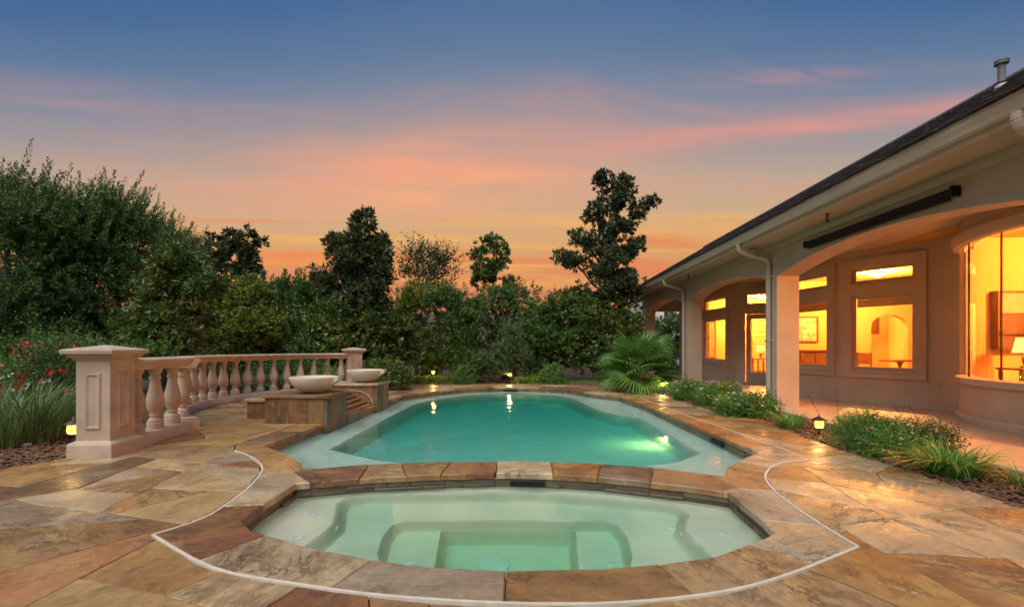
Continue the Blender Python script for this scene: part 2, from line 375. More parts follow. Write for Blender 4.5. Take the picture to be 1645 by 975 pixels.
M['leaf_yellow'] = leaf_mat('yellow_green_leaf', [(0.050, 0.090, 0.014), (0.126, 0.178, 0.021), (0.202, 0.243, 0.026), (0.319, 0.308, 0.035)])
M['leaf_magnolia'] = leaf_mat('magnolia_leaf', [(0.018, 0.038, 0.016), (0.043, 0.070, 0.024), (0.075, 0.094, 0.033), (0.165, 0.126, 0.045)], .3, .12)
M['leaf_magnolia_y'] = leaf_mat('magnolia_leaf_yellow', [(0.025, 0.061, 0.017), (0.064, 0.116, 0.024), (0.122, 0.174, 0.033), (0.242, 0.189, 0.040)], .32, .15)
M['leaf_reddish'] = leaf_mat('reddish_leaf', [(0.036, 0.083, 0.025), (0.078, 0.150, 0.037), (0.132, 0.165, 0.050), (0.240, 0.150, 0.062)])
M['leaf_box'] = leaf_mat('boxwood_leaf', [(0.036, 0.105, 0.018), (0.078, 0.195, 0.033), (0.120, 0.270, 0.044), (0.168, 0.330, 0.062)], .4, .2, 4)
M['tallgrass'] = leaf_mat('tall_grass_blade', [(.055, .11, .03), (.10, .18, .06), (.17, .26, .10), (.30, .36, .19)], .4, .3, 3)
M['grass'] = leaf_mat('grass_blade', [(0.054, 0.150, 0.025), (0.102, 0.255, 0.040), (0.156, 0.345, 0.062), (0.264, 0.435, 0.112)], .4, .3, 3)
M['palm'] = leaf_mat('palm_blade', [(0.042, 0.128, 0.025), (0.084, 0.210, 0.037), (0.144, 0.300, 0.056), (0.228, 0.390, 0.088)], .38, .3, 2)
M['lawn'] = leaf_mat('lawn_blade', [(0.060, 0.165, 0.025), (0.120, 0.270, 0.044), (0.180, 0.345, 0.062)], .5, .3, 2)
M['gold'] = leaf_mat('golden_groundcover_leaf', [(0.120, 0.195, 0.019), (0.228, 0.315, 0.025), (0.348, 0.405, 0.037)], .5, .25, 3)
M['flower_red'] = leaf_mat('red_petal', [(.40, .02, .03), (.55, .05, .05), (.62, .10, .07)], .5, .3, 4)
M['flower_white'] = leaf_mat('white_petal', [(.65, .60, .62), (.78, .76, .78)], .5, .3, 4)
M['flower_pink'] = leaf_mat('pink_petal', [(.50, .22, .34), (.62, .36, .50), (.70, .55, .66)], .5, .3, 4)
# ------------------------------------------------------------------ plane geometry
from mathutils import noise as mnoise
def area2(p): return .5*sum(p[i][0]*p[(i+1) % len(p)][1]-p[(i+1) % len(p)][0]*p[i][1] for i in range(len(p)))
def ccw(p): return list(p) if area2(p) > 0 else list(p)[::-1]
def offset(poly, d):
    """polygon (ccw) grown outward by d"""
    P = [Vector(q[:2]) for q in ccw(poly)]; n = len(P); out = []
    for i in range(n):
        d0 = (P[i]-P[i-1]).normalized(); d1 = (P[(i+1) % n]-P[i]).normalized()
        n0 = Vector((d0.y, -d0.x)); n1 = Vector((d1.y, -d1.x)); m = n0+n1
        m = m.normalized() if m.length > 1e-6 else n0
        out.append(tuple(P[i]+m*d/max(.5, m.dot(n0))))
    return out
def smooth_poly(poly, k=3):
    """Catmull-Rom through the corners"""
    n = len(poly); out = []
    for i in range(n):
        p0, p1, p2, p3 = (Vector(poly[j % n][:2]) for j in (i-1, i, i+1, i+2))
        for q in range(k):
            t = q/k
            out.append(tuple(.5*((2*p1)+(p2-p0)*t+(2*p0-5*p1+4*p2-p3)*t*t+(3*p1-p0-3*p2+p3)*t**3)))
    return out
def inside(p, poly):
    c = False; j = len(poly)-1
    for i in range(len(poly)):
        a, b = poly[i], poly[j]
        if (a[1] > p[1]) != (b[1] > p[1]) and p[0] < (b[0]-a[0])*(p[1]-a[1])/(b[1]-a[1])+a[0]: c = not c
        j = i
    return c
def cdt(polys):
    vs, fs = [], []
    for p in polys:
        k = len(vs); p = ccw(p); vs += [Vector(q[:2]) for q in p]; fs.append(list(range(k, k+len(p))))
    V, E_, T, ov, oe, of = delaunay_2d_cdt(vs, [], fs, 1, 1e-4, True)
    return V, T, of
def tri_region(mb, outer, holes, z):
    V, T, of = cdt([outer]+holes)
    zf = z if callable(z) else (lambda x, y: z)
    mb.add([(v.x, v.y, zf(v.x, v.y)) for v in V], [t for t, o in zip(T, of) if o == [0] or (0 in o and len(o) == 1)])

POOL = ccw([(-2.16, 4.5), (-2.3, 4.76), (-2.63, 5.15), (-3.14, 5.56), (-3.12, 7.2), (-3.03, 9.6), (-2.98, 11.4), (-2.45, 12.45), (-1.87, 13.25), (-.8, 13.75),
            (.33, 13.7), (1.2, 13.25), (1.42, 12.7), (1.87, 12.0), (2.32, 11.4), (2.48, 9.9), (2.57, 7.36), (2.63, 5.32), (2.4, 5.12), (2.01, 4.7), (1.86, 4.37),
            (1.34, 4.64), (.63, 4.82), (-.13, 4.88), (-.82, 4.84), (-1.54, 4.74)])
SPA = ccw([(-2.0, 4.03), (-1.98, 3.51), (-1.94, 3.16), (-1.76, 2.99), (-1.32, 2.77), (-.89, 2.62), (-.52, 2.53), (-.07, 2.5), (.4, 2.53), (.75, 2.6), (1.08, 2.7),
           (1.48, 2.95), (1.62, 3.06), (1.66, 3.46), (1.68, 3.9), (1.37, 4.06), (.73, 4.3), (.2, 4.4), (-.28, 4.42), (-.74, 4.36), (-1.38, 4.24), (-1.87, 4.06)])
SEAL_L = [(-3.34, 5.3), (-3.02, 5.05), (-2.7, 4.71), (-2.52, 4.42), (-2.36, 3.97), (-2.27, 3.54), (-2.24, 3.2), (-2.36, 2.91)]
SEAL_F = [(-2.36, 2.91), (-1.69, 2.49), (-1.15, 2.33), (-.66, 2.23), (-.06, 2.18), (.46, 2.2), (.97, 2.31), (1.4, 2.5), (2.0, 2.85)]
SEAL_R = [(2.0, 2.85), (2.0, 3.07), (2.01, 3.34), (2.04, 3.68), (2.1, 4.02), (2.23, 4.38), (2.47, 4.72), (2.72, 4.92), (2.99, 5.0)]
SEAL_RR = [(2.99, 5.0), (3.03, 5.55), (2.95, 6.58), (2.84, 8.22), (2.7, 10.98)]
LOOP = ccw(SEAL_L + SEAL_F[1:] + SEAL_R[1:] + SEAL_RR[1:] + [(2.62, 11.7), (1.85, 12.9), (1.5, 13.6), (.45, 14.15), (-.9, 14.25), (-2.1, 13.65), (-2.75, 12.8), (-3.4, 11.6), (-3.45, 9.6), (-3.52, 7.2), (-3.52, 5.6)])
ARC_C, ARC_R = Vector((-2.9, 9.6)), 3.5
def arc_pts(a0, a1, n, r=ARC_R, c=ARC_C): return [(c.x+r*math.cos(R(a0+(a1-a0)*k/n)), c.y+r*math.sin(R(a0+(a1-a0)*k/n))) for k in range(n+1)]
DECK = ccw([(-9.5, .3), (3.75, .3), (3.72, 4.9), (3.7, 5.9), (3.78, 6.7), (3.98, 7.5), (3.55, 8.6), (3.55, 11.4), (3.3, 12.7), (2.3, 14.2), (.95, 14.9), (-.84, 14.95), (-2.8, 14.8),
            (-4.3, 14.3), (-4.6, 12.9)] + arc_pts(122, 234, 18, 3.52) + [(-4.85, 6.4), (-4.66, 5.5), (-4.6, 5.1), (-4.95, 4.88), (-5.2, 4.49), (-6.2, 4.1), (-9.5, 3.2)])

# ------------------------------------------------------------------ ground, beds
mb = MB(); tri_region(mb, [(-900, -300), (900, -300), (900, 1200), (-900, 1200)], [LOOP], -.075)
tag(mb.build('ground', M['soil']), kind='structure')
def bed(name, poly, z=-.03, amp=.03, step=.1, mat='mulch'):
    poly = ccw(poly); xs = [p[0] for p in poly]; ys = [p[1] for p in poly]; mb = MB(); idx = {}
    nx, ny = int((max(xs)-min(xs))/step)+1, int((max(ys)-min(ys))/step)+1
    ok = [[inside((min(xs)+(i+.5)*step, min(ys)+(j+.5)*step), poly) for j in range(ny)] for i in range(nx)]
    def vid(i, j):
        if (i, j) not in idx:
            x, y = min(xs)+i*step, min(ys)+j*step
            idx[i, j] = len(mb.v); mb.v.append((x, y, z+amp*mnoise.fractal(Vector((x*2.5, y*2.5, 0)), 1, 2, 4)))
        return idx[i, j]
    for i in range(nx):
        for j in range(ny):
            if ok[i][j]: mb.f.append((vid(i, j), vid(i+1, j), vid(i+1, j+1), vid(i, j+1)))
    return tag(mb.build(name, M[mat], None, 60), kind='structure')
BED_R = [(3.6, .3), (4.75, .3), (4.75, 12.0), (4.75, 13.5), (4.6, 15.5), (2.2, 15.5), (2.1, 14.3), (3.1, 12.7), (3.4, 11.3), (3.4, 8.6), (3.85, 7.4), (3.6, 6.6)]
BED_L = [(-10, 2.8), (-4.8, 4.4), (-4.9, 5.0), (-4.8, 6.3), (-5.5, 6.9), (-6.3, 8.2), (-6.5, 9.6), (-6.2, 11), (-5.2, 12.4), (-4.4, 12.9), (-4.2, 14.2), (-4.5, 16), (-10, 16)]
BED_F = [(-4.6, 14.1), (-2.8, 14.65), (-.84, 14.8), (1, 14.75), (2.3, 14.1), (2.3, 17.2), (-4.6, 17.2)]
bed('planting_bed', BED_R); bed('planting_bed', BED_L); bed('planting_bed', BED_F)
def scatter_chips(poly, n, parent=None):
    poly = ccw(poly); xs = [p[0] for p in poly]; ys = [p[1] for p in poly]; V, Fc = [], []
    k = 0
    while k < n:
        x, y = random.uniform(min(xs), max(xs)), random.uniform(min(ys), max(ys))
        if not inside((x, y), poly): continue
        k += 1
        l, w, h = random.uniform(.02, .06), random.uniform(.008, .02), random.uniform(.004, .012)
        A = Matrix.Translation((x, y, random.uniform(-.03, .012))) @ Matrix.Rotation(random.uniform(0, 6.28), 4, 'Z') @ Matrix.Rotation(random.uniform(-.5, .5), 4, 'Y')
        b0 = len(V)
        for q in ((-l, -w, 0), (l, -w*.6, 0), (l*.9, w, 0), (-l, w*.7, 0), (-l*.8, -w*.6, h), (l*.8, -w*.4, h), (l*.7, w*.6, h), (-l*.8, w*.5, h)): V.append(tuple(A @ Vector(q)))
        for f in ((4, 5, 6, 7), (0, 1, 5, 4), (1, 2, 6, 5), (2, 3, 7, 6), (3, 0, 4, 7)): Fc.append(tuple(i+b0 for i in f))
    me = bpy.data.meshes.new('bark_chips'); me.from_pydata(V, [], Fc)
    return link_mesh('bark_mulch', me, M['chip'])
tag(scatter_chips([(3.68, 2.2), (4.72, 2.2), (4.72, 12), (3.5, 12), (3.5, 8.7), (3.95, 7.5), (3.7, 6.6)], 6500), 'loose brown bark mulch in the bed along the porch', 'mulch', kind='stuff')
tag(scatter_chips([(-8, 3.5), (-4.97, 4.55), (-4.97, 5.1), (-5.0, 6.3), (-8, 7.5)], 6000), 'loose brown bark mulch beside the tall stone pedestal', 'mulch', kind='stuff')
tag(scatter_chips([(-4.2, 14.5), (-.84, 15), (2.2, 14.4), (3.3, 12.9), (4.5, 13), (2.3, 16.5), (-4.2, 16.5)], 5000), 'loose reddish bark mulch behind the far pool edge', 'mulch', kind='stuff')

# ------------------------------------------------------------------ flagstones
def split_cells(poly, target, rnd):
    a = abs(area2(poly))
    if a < target*rnd.uniform(.6, 1.7): return [poly]
    P = [Vector(p) for p in poly]; c = sum(P, Vector((0, 0)))/len(P)
    best = max(((P[i]-P[j], (P[i]-P[j]).length) for i in range(len(P)) for j in range(i)), key=lambda t: t[1])[0]
    ang = math.atan2(best.y, best.x)+math.pi/2+rnd.uniform(-.75, .75)
    nrm = Vector((-math.sin(ang), math.cos(ang))); o = c+best*rnd.uniform(-.14, .14)
    A, B = [], []
    for i in range(len(P)):
        p, q = P[i], P[(i+1) % len(P)]; dp, dq = (p-o).dot(nrm), (q-o).dot(nrm)
        (A if dp >= 0 else B).append(p)
        if dp*dq < 0: x = p+(q-p)*(dp/(dp-dq)); A.append(x); B.append(x)
    if len(A) < 3 or len(B) < 3: return [poly]
    return split_cells([tuple(p) for p in A], target, rnd)+split_cells([tuple(p) for p in B], target, rnd)
def voronoi(sites, big=14):
    out = []
    for i, s in enumerate(sites):
        poly = [Vector((s[0]-big, s[1]-big)), Vector((s[0]+big, s[1]-big)), Vector((s[0]+big, s[1]+big)), Vector((s[0]-big, s[1]+big))]
        S = Vector(s)
        for j, t in enumerate(sites):
            if i == j or len(poly) < 3: continue
            T = Vector(t); n = (T-S); mid = (S+T)/2; new = []
            for k in range(len(poly)):
                p, q = poly[k], poly[(k+1) % len(poly)]; dp, dq = (p-mid).dot(n), (q-mid).dot(n)
                if dp <= 0: new.append(p)
                if dp*dq < 0: new.append(p+(q-p)*(dp/(dp-dq)))
            poly = new
        if len(poly) >= 3: out.append([tuple(p) for p in poly])
    return out
def clip_cells(cells, keep, drops):
    V, T, of = cdt(cells+[keep]+drops); K = len(cells); own = {}
    bb = [(min(q[0] for q in c), max(q[0] for q in c), min(q[1] for q in c), max(q[1] for q in c)) for c in cells]
    for t in T:
        g = (V[t[0]]+V[t[1]]+V[t[2]])/3
        if not inside(g, keep) or any(inside(g, q) for q in drops): continue
        for k, b in enumerate(bb):
            if b[0] <= g.x <= b[1] and b[2] <= g.y <= b[3] and inside(g, cells[k]): own[tuple(t)] = k; break
    ta = lambda t: abs(area2([V[i] for i in t]))
    for _ in range(3):                                   # slivers join the neighbour they share most edge with
        ar, e2 = {}, {}
        for t, c in own.items():
            ar[c] = ar.get(c, 0)+ta(t)
            for k in range(3): e2.setdefault(frozenset((t[k], t[(k+1) % 3])), set()).add(c)
        small = {c for c, a in ar.items() if a < .07}; sh = {}
        for e, cs in e2.items():
            if len(cs) == 2:
                i, j = tuple(e); l = (V[i]-V[j]).length
                for c in cs:
                    if c in small:
                        o = next(x for x in cs if x != c); sh.setdefault(c, {}).setdefault(o, 0); sh[c][o] += l
        mp = {c: max(d, key=d.get) for c, d in sh.items()}
        mp = {c: o for c, o in mp.items() if o not in mp}
        for t, c in list(own.items()): own[t] = mp.get(c, c)
    loops = []
    for c in sorted(set(own.values())):
        ed = {}
        tris = [t for t, k in own.items() if k == c]
        es = {(t[k], t[(k+1) % 3]) for t in tris for k in range(3)}
        for a, b in es:
            if (b, a) not in es: ed.setdefault(a, []).append(b)
        while ed:
            s = next(iter(ed)); lp = [s]; cur = s
            while True:
                nx = ed[cur].pop()
                if not ed[cur]: del ed[cur]
                if nx == s or nx not in ed: break
                lp.append(nx); cur = nx
            if len(lp) >= 3:
                q = [tuple(V[i]) for i in lp]
                if area2(q) > .012: loops.append(q)
    return loops
def stone(loop, name, mat, parent, gap=.0038, thick=.055, wob=.026, top=0.0, bev=.004):
    P = []
    for i in range(len(loop)):
        a, b = Vector(loop[i]), Vector(loop[(i+1) % len(loop)]); n = max(1, int((b-a).length/.13))
        for k in range(n):
            p = a+(b-a)*k/n; w = mnoise.noise_vector(Vector((p.x*3.1, p.y*3.1, 4.2)))*wob + mnoise.noise_vector(Vector((p.x*11, p.y*11, 1.2)))*wob*.4
            P.append((p.x+w.x, p.y+w.y))
    Q = [P[0]]
    for p in P[1:]:
        if (Vector(p)-Vector(Q[-1])).length > .02: Q.append(p)
    if len(Q) < 3 or area2(Q) < .008: return None
    c = sum((Vector(p) for p in Q), Vector((0, 0)))/len(Q)
    tx, ty, dz = random.uniform(-.003, .003), random.uniform(-.003, .003), random.uniform(-.004, .003)+top
    r0, r1 = offset(Q, -gap), offset(Q, -gap-bev); n = len(Q)
    zt = lambda p: dz+(p[0]-c.x)*tx+(p[1]-c.y)*ty
    vs = [(p[0]-c.x, p[1]-c.y, top-thick) for p in r0]+[(p[0]-c.x, p[1]-c.y, zt(p)-bev) for p in r0]+[(p[0]-c.x, p[1]-c.y, zt(p)) for p in r1]
    fs = [tuple(range(2*n, 3*n))]
    for r in (0, n):
        for k in range(n): fs.append((r+k, r+(k+1) % n, r+n+(k+1) % n, r+n+k))
    me = bpy.data.meshes.new(name); me.from_pydata(vs, [], fs)
    o = link_mesh(name, me, mat, parent); o.location = (c.x, c.y, 0); return o
deck = empty('flagstone_deck'); tag(deck, kind='structure')
mb = MB(); tri_region(mb, DECK, [offset(POOL, .03), offset(SPA, .03)], -.03); mb.build('joint_mortar', M['mortar'], deck)
rnd = random.Random(21)
cells = []
for (x0, x1, y0, y1, tg) in ((-9.6, -2.3, .2, 5.6, .55), (-2.3, 2.1, .2, 5.6, .42), (2.1, 4.3, .2, 5.6, .45), (-9.6, 4.3, 5.6, 15.2, .42)):
    cells += split_cells([(x0, y0), (x1, y0), (x1, y1), (x0, y1)], tg, rnd)
for lp in clip_cells(cells, DECK, [offset(LOOP, .012)]): stone(lp, 'flagstone', M['flag'], deck)
for nm, pth in (('left', SEAL_L), ('front', SEAL_F), ('right', SEAL_R), ('side', SEAL_RR)):
    ps = smooth_poly([pth[0]]+pth+[pth[-1]], 4)[4:-8]+[pth[-1]]
    ps = [q for k, q in enumerate(ps) if k == 0 or (Vector(q)-Vector(ps[k-1])).length > .004]
    MB().sweep(ps, [(-.011, -.02), (.011, -.02), (.009, .006), (0, .009), (-.009, .006)]).build('sealant_joint', M['seal'], deck, 50)

# coping stones: cut across the band every metre or so
def along(path, lo, hi, rr):
    out, need = [], rr.uniform(.1, .4)
    for a, b in zip(path, path[1:]):
        A, B = Vector(a), Vector(b); l = (B-A).length; t = need
        while t < l:
            out.append(tuple(A+(B-A)*t/l)); t += rr.uniform(lo, hi)
        need = t-l
    return out
rr = random.Random(5)
mid = lambda A, B, f=.5: [tuple(Vector(a)*(1-f)+Vector(b)*f) for a, b in zip(A, B)]
spa_ring = offset(SPA, .19); pool_ring = offset(POOL, .2)
sites = [p for p in along(spa_ring+[spa_ring[0]], .55, .95, rr) if p[1] < 4.15]
sites += along([(-1.95, 4.3), (-1.4, 4.48), (-.75, 4.6), (-.2, 4.65), (.7, 4.56), (1.3, 4.36), (1.7, 4.18)], .32, .62, rr)
sites += [p for p in along(pool_ring+[pool_ring[0]], .6, 1.05, rr) if not (p[1] < 4.75 and abs(p[0]+.15) < 2.15)]
sites = [(x+rr.uniform(-.05, .05), y+rr.uniform(-.05, .05)) for x, y in sites]
band = clip_cells(voronoi(sites), LOOP, [POOL, SPA])

# ------------------------------------------------------------------ pool
pool = thing('swimming_pool', 'long teal swimming pool with flagstone coping and underwater light', 'pool', (0, 0, 0))
spa = thing('hot_tub', 'sunken pale green hot tub with curved stone dam in front of the pool', 'hot tub', (0, 0, 0))
for lp in band:
    c = sum((Vector(p) for p in lp), Vector((0, 0)))/len(lp)
    stone(lp, 'coping_stone', M['flag'], spa if c.y < 4.95 and -2.5 < c.x < 2.2 else pool, .003, .055, .010, .003, .008)
WZ, SZ = -.13, -.12
DEEP = ccw([(-2.6, 6.15), (-2.62, 9), (-2.58, 11.1), (-2.15, 12.2), (-1.6, 12.95), (-.75, 13.4), (.3, 13.35), (1.0, 12.9), (1.3, 12.2), (1.57, 10.1), (1.9, 9.25), (2.22, 8.95), (2.28, 6.05), (1.8, 5.6), (1, 5.3), (-1, 5.3), (-1.83, 5.65)])
def coved(mb, poly, z0, z1, w, n=6):
    """rounded plaster edge going down from z0 to z1 while stepping in by w"""
    zf = z1 if callable(z1) else (lambda x, y: z1); rings = []
    for k in range(n+1):
        t = k/n; q = offset(poly, -w*t); s = t*t*(3-2*t); rings.append([(x, y, z0+(zf(x, y)-z0)*s) for x, y in q])
    m = len(poly)
    mb.add([v for r in rings for v in r], [(k*m+i, k*m+(i+1) % m, (k+1)*m+(i+1) % m, (k+1)*m+i) for k in range(n) for i in range(m)])
    return [(x, y) for x, y, z in rings[-1]]
def walls(mb, poly, z0, z1, poly2=None):
    n = len(poly); q = poly2 or poly
    mb.add([(p[0], p[1], z0) for p in poly]+[(p[0], p[1], z1(*p) if callable(z1) else z1) for p in q], [(k, (k+1) % n, n+(k+1) % n, n+k) for k in range(n)])
PO = offset(POOL, .03); mb = MB()
BENCH = WZ-.20
walls(mb, PO, -.05, BENCH); tri_region(mb, PO, [DEEP], BENCH)
fl = lambda x, y: -.66-.15*(y-5.3)
DI = coved(mb, DEEP, BENCH, fl, .22); tri_region(mb, DI, [], fl)
mb.build('shell', M['plaster_p'], pool, 60)
MB().prism(offset(POOL, .045), -2.3, WZ).build('water', M['water'], pool)
def course(poly, z0, z1, lo, hi, prot, name, mat, parent, rr, skip=None):
    n = len(poly)
    for i in range(n):
        a, b = Vector(poly[i]), Vector(poly[(i+1) % n]); l = (b-a).length; d = (b-a)/l; t = 0
        while t < l-.01:
            w = min(rr.uniform(lo, hi), l-t)
            if l-t-w < lo*.5: w = l-t
            q = a+d*(t+w/2)
            if not (skip and skip(q)):
                A = Matrix.Translation((q.x, q.y, 0)) @ Matrix.Rotation(math.atan2(d.y, d.x), 4, 'Z')
                pr = rr.uniform(*prot)
                o = MB().chbox(-w/2+.003, w/2-.003, -.03, pr, z0+rr.uniform(.001, .004), z1-.002, .004).build(name, mat, parent); o.matrix_world = A
            t += w
MB().sweep(PO, [(-.02, -.20), (.003, -.20), (.003, -.056), (-.02, -.056)], True).build('joint_backing', M['mortar'], pool)
course(PO, WZ-.07, -.056, .22, .42, (.008, .018), 'waterline_stone', M['pillar_g'], pool, random.Random(3))
MB().box(.35, .75, 13.715, 13.735, -.115, -.06).build('skimmer_slot', M['blackmetal'], pool).location = (-.95, -.06, 0)
o = MB().box(-.006, .03, -.17, .17, -.118, -.06).build('skimmer_slot', M['blackmetal'], pool); o.location = (2.585, 6.35, 0); o.rotation_euler = (0, 0, R(2))
lens = MB().lathe([(.10, 0), (.105, .01), (.085, .02), (.0, .025)], 20, Matrix.Rotation(R(-90), 4, 'Y')).build('light_lens', M['poolglow'], pool, 40); lens.location = (2.20, 7.25, WZ-.36)
MB().lathe([(.13, -.01), (.13, .012), (.105, .016), (.105, -.01)], 20, Matrix.Rotation(R(-90), 4, 'Y'), False).build('light_ring', M['whiteplastic'], pool, 40).location = (2.20, 7.25, WZ-.36)
def lamp(name, parent, loc, energy, col, size=.05, kind='POINT', rot=None):
    d = bpy.data.lights.new(name, kind); d.energy = energy; d.color = col
    if kind == 'POINT': d.shadow_soft_size = size
    elif kind == 'AREA': d.shape = 'DISK'; d.size = size
    else: d.shadow_soft_size = size; d.spot_size = R(120); d.spot_blend = .6
    o = bpy.data.objects.new(name, d); COL.objects.link(o); o.parent = parent; o.location = loc
    if rot: o.rotation_euler = rot
    return o
lamp('pool_light_beam', pool, (2.13, 7.25, WZ-.40), 7, (1, .58, .18), .28, 'AREA', (R(50), 0, R(90)))

# ------------------------------------------------------------------ hot tub
SO = offset(SPA, .03); mb = MB()
SHELF, SEAT, STEP, FLOOR = SZ-.13, SZ-.30, SZ-.46, SZ-.68
SEATP = ccw([(-1.6, 4.18), (-1.47, 3.55), (-1.5, 3.02), (-1.2, 2.82), (-.5, 2.64), (.4, 2.64), (1.0, 2.82), (1.22, 2.98), (1.2, 3.5), (1.34, 3.98), (.73, 4.22), (.2, 4.32), (-.28, 4.34), (-.74, 4.28)])
SEATP = offset(smooth_poly(SEATP, 3), .01)
WELL = ccw([(-1.06, 3.72), (-.92, 3.0), (-.3, 2.8), (.25, 2.8), (.68, 3.0), (.76, 3.78), (.4, 3.84), (-.13, 3.86), (-.6, 3.82)])
WELL = smooth_poly(WELL, 3)
walls(mb, SO, -.05, SHELF); tri_region(mb, SO, [SEATP], SHELF)
SI_ = coved(mb, SEATP, SHELF, SEAT, .10); tri_region(mb, SI_, [WELL], SEAT)
WI = coved(mb, WELL, SEAT, STEP, .06)
CEN = ccw([(-.68, 3.78), (-.6, 2.98), (.36, 2.98), (.42, 3.8), (-.13, 3.81)])
tri_region(mb, WI, [CEN], STEP); CI = coved(mb, CEN, STEP, FLOOR, .06); tri_region(mb, CI, [], FLOOR)
mb.build('shell', M['plaster'], spa, 60)
MB().prism(offset(SPA, .045), -1.3, SZ).build('water', M['spawater'], spa)
rr2 = random.Random(9)
MB().sweep(SO, [(-.02, -.17), (.003, -.17), (.003, -.056), (-.02, -.056)], True).build('joint_backing', M['ledger'], spa)
slot = lambda q: abs(q.x+.10) < .1 and q.y > 4
course(SO, -.098, -.056, .16, .36, (.002, .022), 'ledger_stone', M['ledger'], spa, rr2)
course(SO, -.165, -.100, .2, .42, (.004, .03), 'ledger_stone', M['ledger'], spa, rr2)
MB().box(-.16, .16, -.02, .012, -.103, -.062).build('weir_slot', M['blackmetal'], spa).location = (.03, 4.375, 0)
drain = MB().lathe([(.12, 0), (.12, .012), (.10, .022), (.05, .028), (0, .03)], 24).build('drain_cover', M['whiteplastic'], spa, 40); drain.location = (-.22, 3.46, FLOOR)
for (x, y, z, tilt) in ((-1.22, 3.95, SEAT, 0), (1.15, 3.7, SEAT, 0), (-.8, 3.25, STEP, 0), (.6, 3.25, STEP, 0), (-1.72, 3.75, SHELF, 0), (1.45, 3.45, SHELF, 0), (-1.62, 3.3, SHELF, 0)):
    o = MB().lathe([(.046, 0), (.046, .008), (.030, .014), (.024, .003), (0, .003)], 16).build('jet_nozzle', M['whiteplastic'], spa, 40); o.location = (x, y, z+.002)
for (x, y, a) in ((-.45, 4.325, -90), (.28, 4.30, -90), (-1.44, 3.55, 10), (1.17, 3.5, 170)):
    o = MB().lathe([(.046, 0), (.046, .008), (.030, .014), (.024, .003), (0, .003)], 16, Matrix.Rotation(R(90), 4, 'Y')).build('jet_nozzle', M['whiteplastic'], spa, 40); o.location = (x, y, SEAT+.09); o.rotation_euler = (0, 0, R(a))

# ------------------------------------------------------------------ balustrade
bal = thing('stone_balustrade', 'curved pink cast stone balustrade with turned balusters and panelled end pedestals', 'balustrade', (0, 0, 0))
S0, S1 = Vector((-4.68, 5.28)), Vector((-4.93, 6.60))
line_pts = [tuple(S0), tuple(S1)]; arcp = arc_pts(233.5, 121, 40)[0:]
arcp[0] = (-4.98, 6.79)
plinth = [(-.16, -.03), (.16, -.03), (.16, .11), (.14, .135), (-.14, .135), (-.16, .11)]
railp = [(-.115, .885), (.115, .885), (.115, .91), (.135, .925), (.135, .945), (.16, .965), (.165, .985), (.165, 1.0), (.145, 1.02), (-.145, 1.02), (-.165, 1.0), (-.165, .985), (-.16, .965), (-.135, .945), (-.135, .925), (-.115, .91)]
bprof = [(.09, .135), (.09, .185), (.092, .20), (.082, .215), (.085, .235), (.07, .25), (.052, .275), (.055, .29), (.062, .296), (.062, .31), (.054, .318), (.06, .335), (.085, .375), (.097, .42), (.100, .455), (.096, .495), (.083, .56), (.067, .63), (.056, .69), (.051, .735), (.052, .745), (.062, .75), (.064, .765), (.060, .775), (.053, .785), (.054, .81), (.066, .83), (.068, .845), (.08, .855), (.082, .875), (.082, .887)]
for nm, pth in (('line', line_pts), ('arc', arcp)):
    ext = [tuple(Vector(pth[0]))]+list(pth[1:])
    MB().sweep(ext, [(o_*(1.0 if nm == 'arc' else .97), z) for o_, z in plinth]).build('plinth', M['cast'], bal, 40)
    MB().sweep(ext, [(o_*(1.0 if nm == 'arc' else 1.03), z+(0 if nm == 'arc' else .034)) for o_, z in railp]).build('top_rail', M['cast'], bal, 40)
bme = MB().lathe(bprof, 28); bmesh0 = bme.mesh('baluster')
bmesh0.polygons.foreach_set('use_smooth', [True]*len(bmesh0.polygons)); bmesh0.set_sharp_from_angle(angle=R(38)); bmesh0.materials.append(M['cast'])
spots = [tuple(S0+(S1-S0)*t) for t in (.22, .52, .82)]+[(ARC_C.x+ARC_R*math.cos(R(a)), ARC_C.y+ARC_R*math.sin(R(a))) for a in [229-5.75*k for k in range(19)]]
for k, (x, y) in enumerate(spots):
    o = link_mesh('baluster', bmesh0, None, bal); o.location = (x, y, -.006 if k < 3 else 0)
    if k < 3: o.scale = (1.04, 1.04, 1.046)
    o.rotation_euler = (0, 0, random.uniform(0, 6))
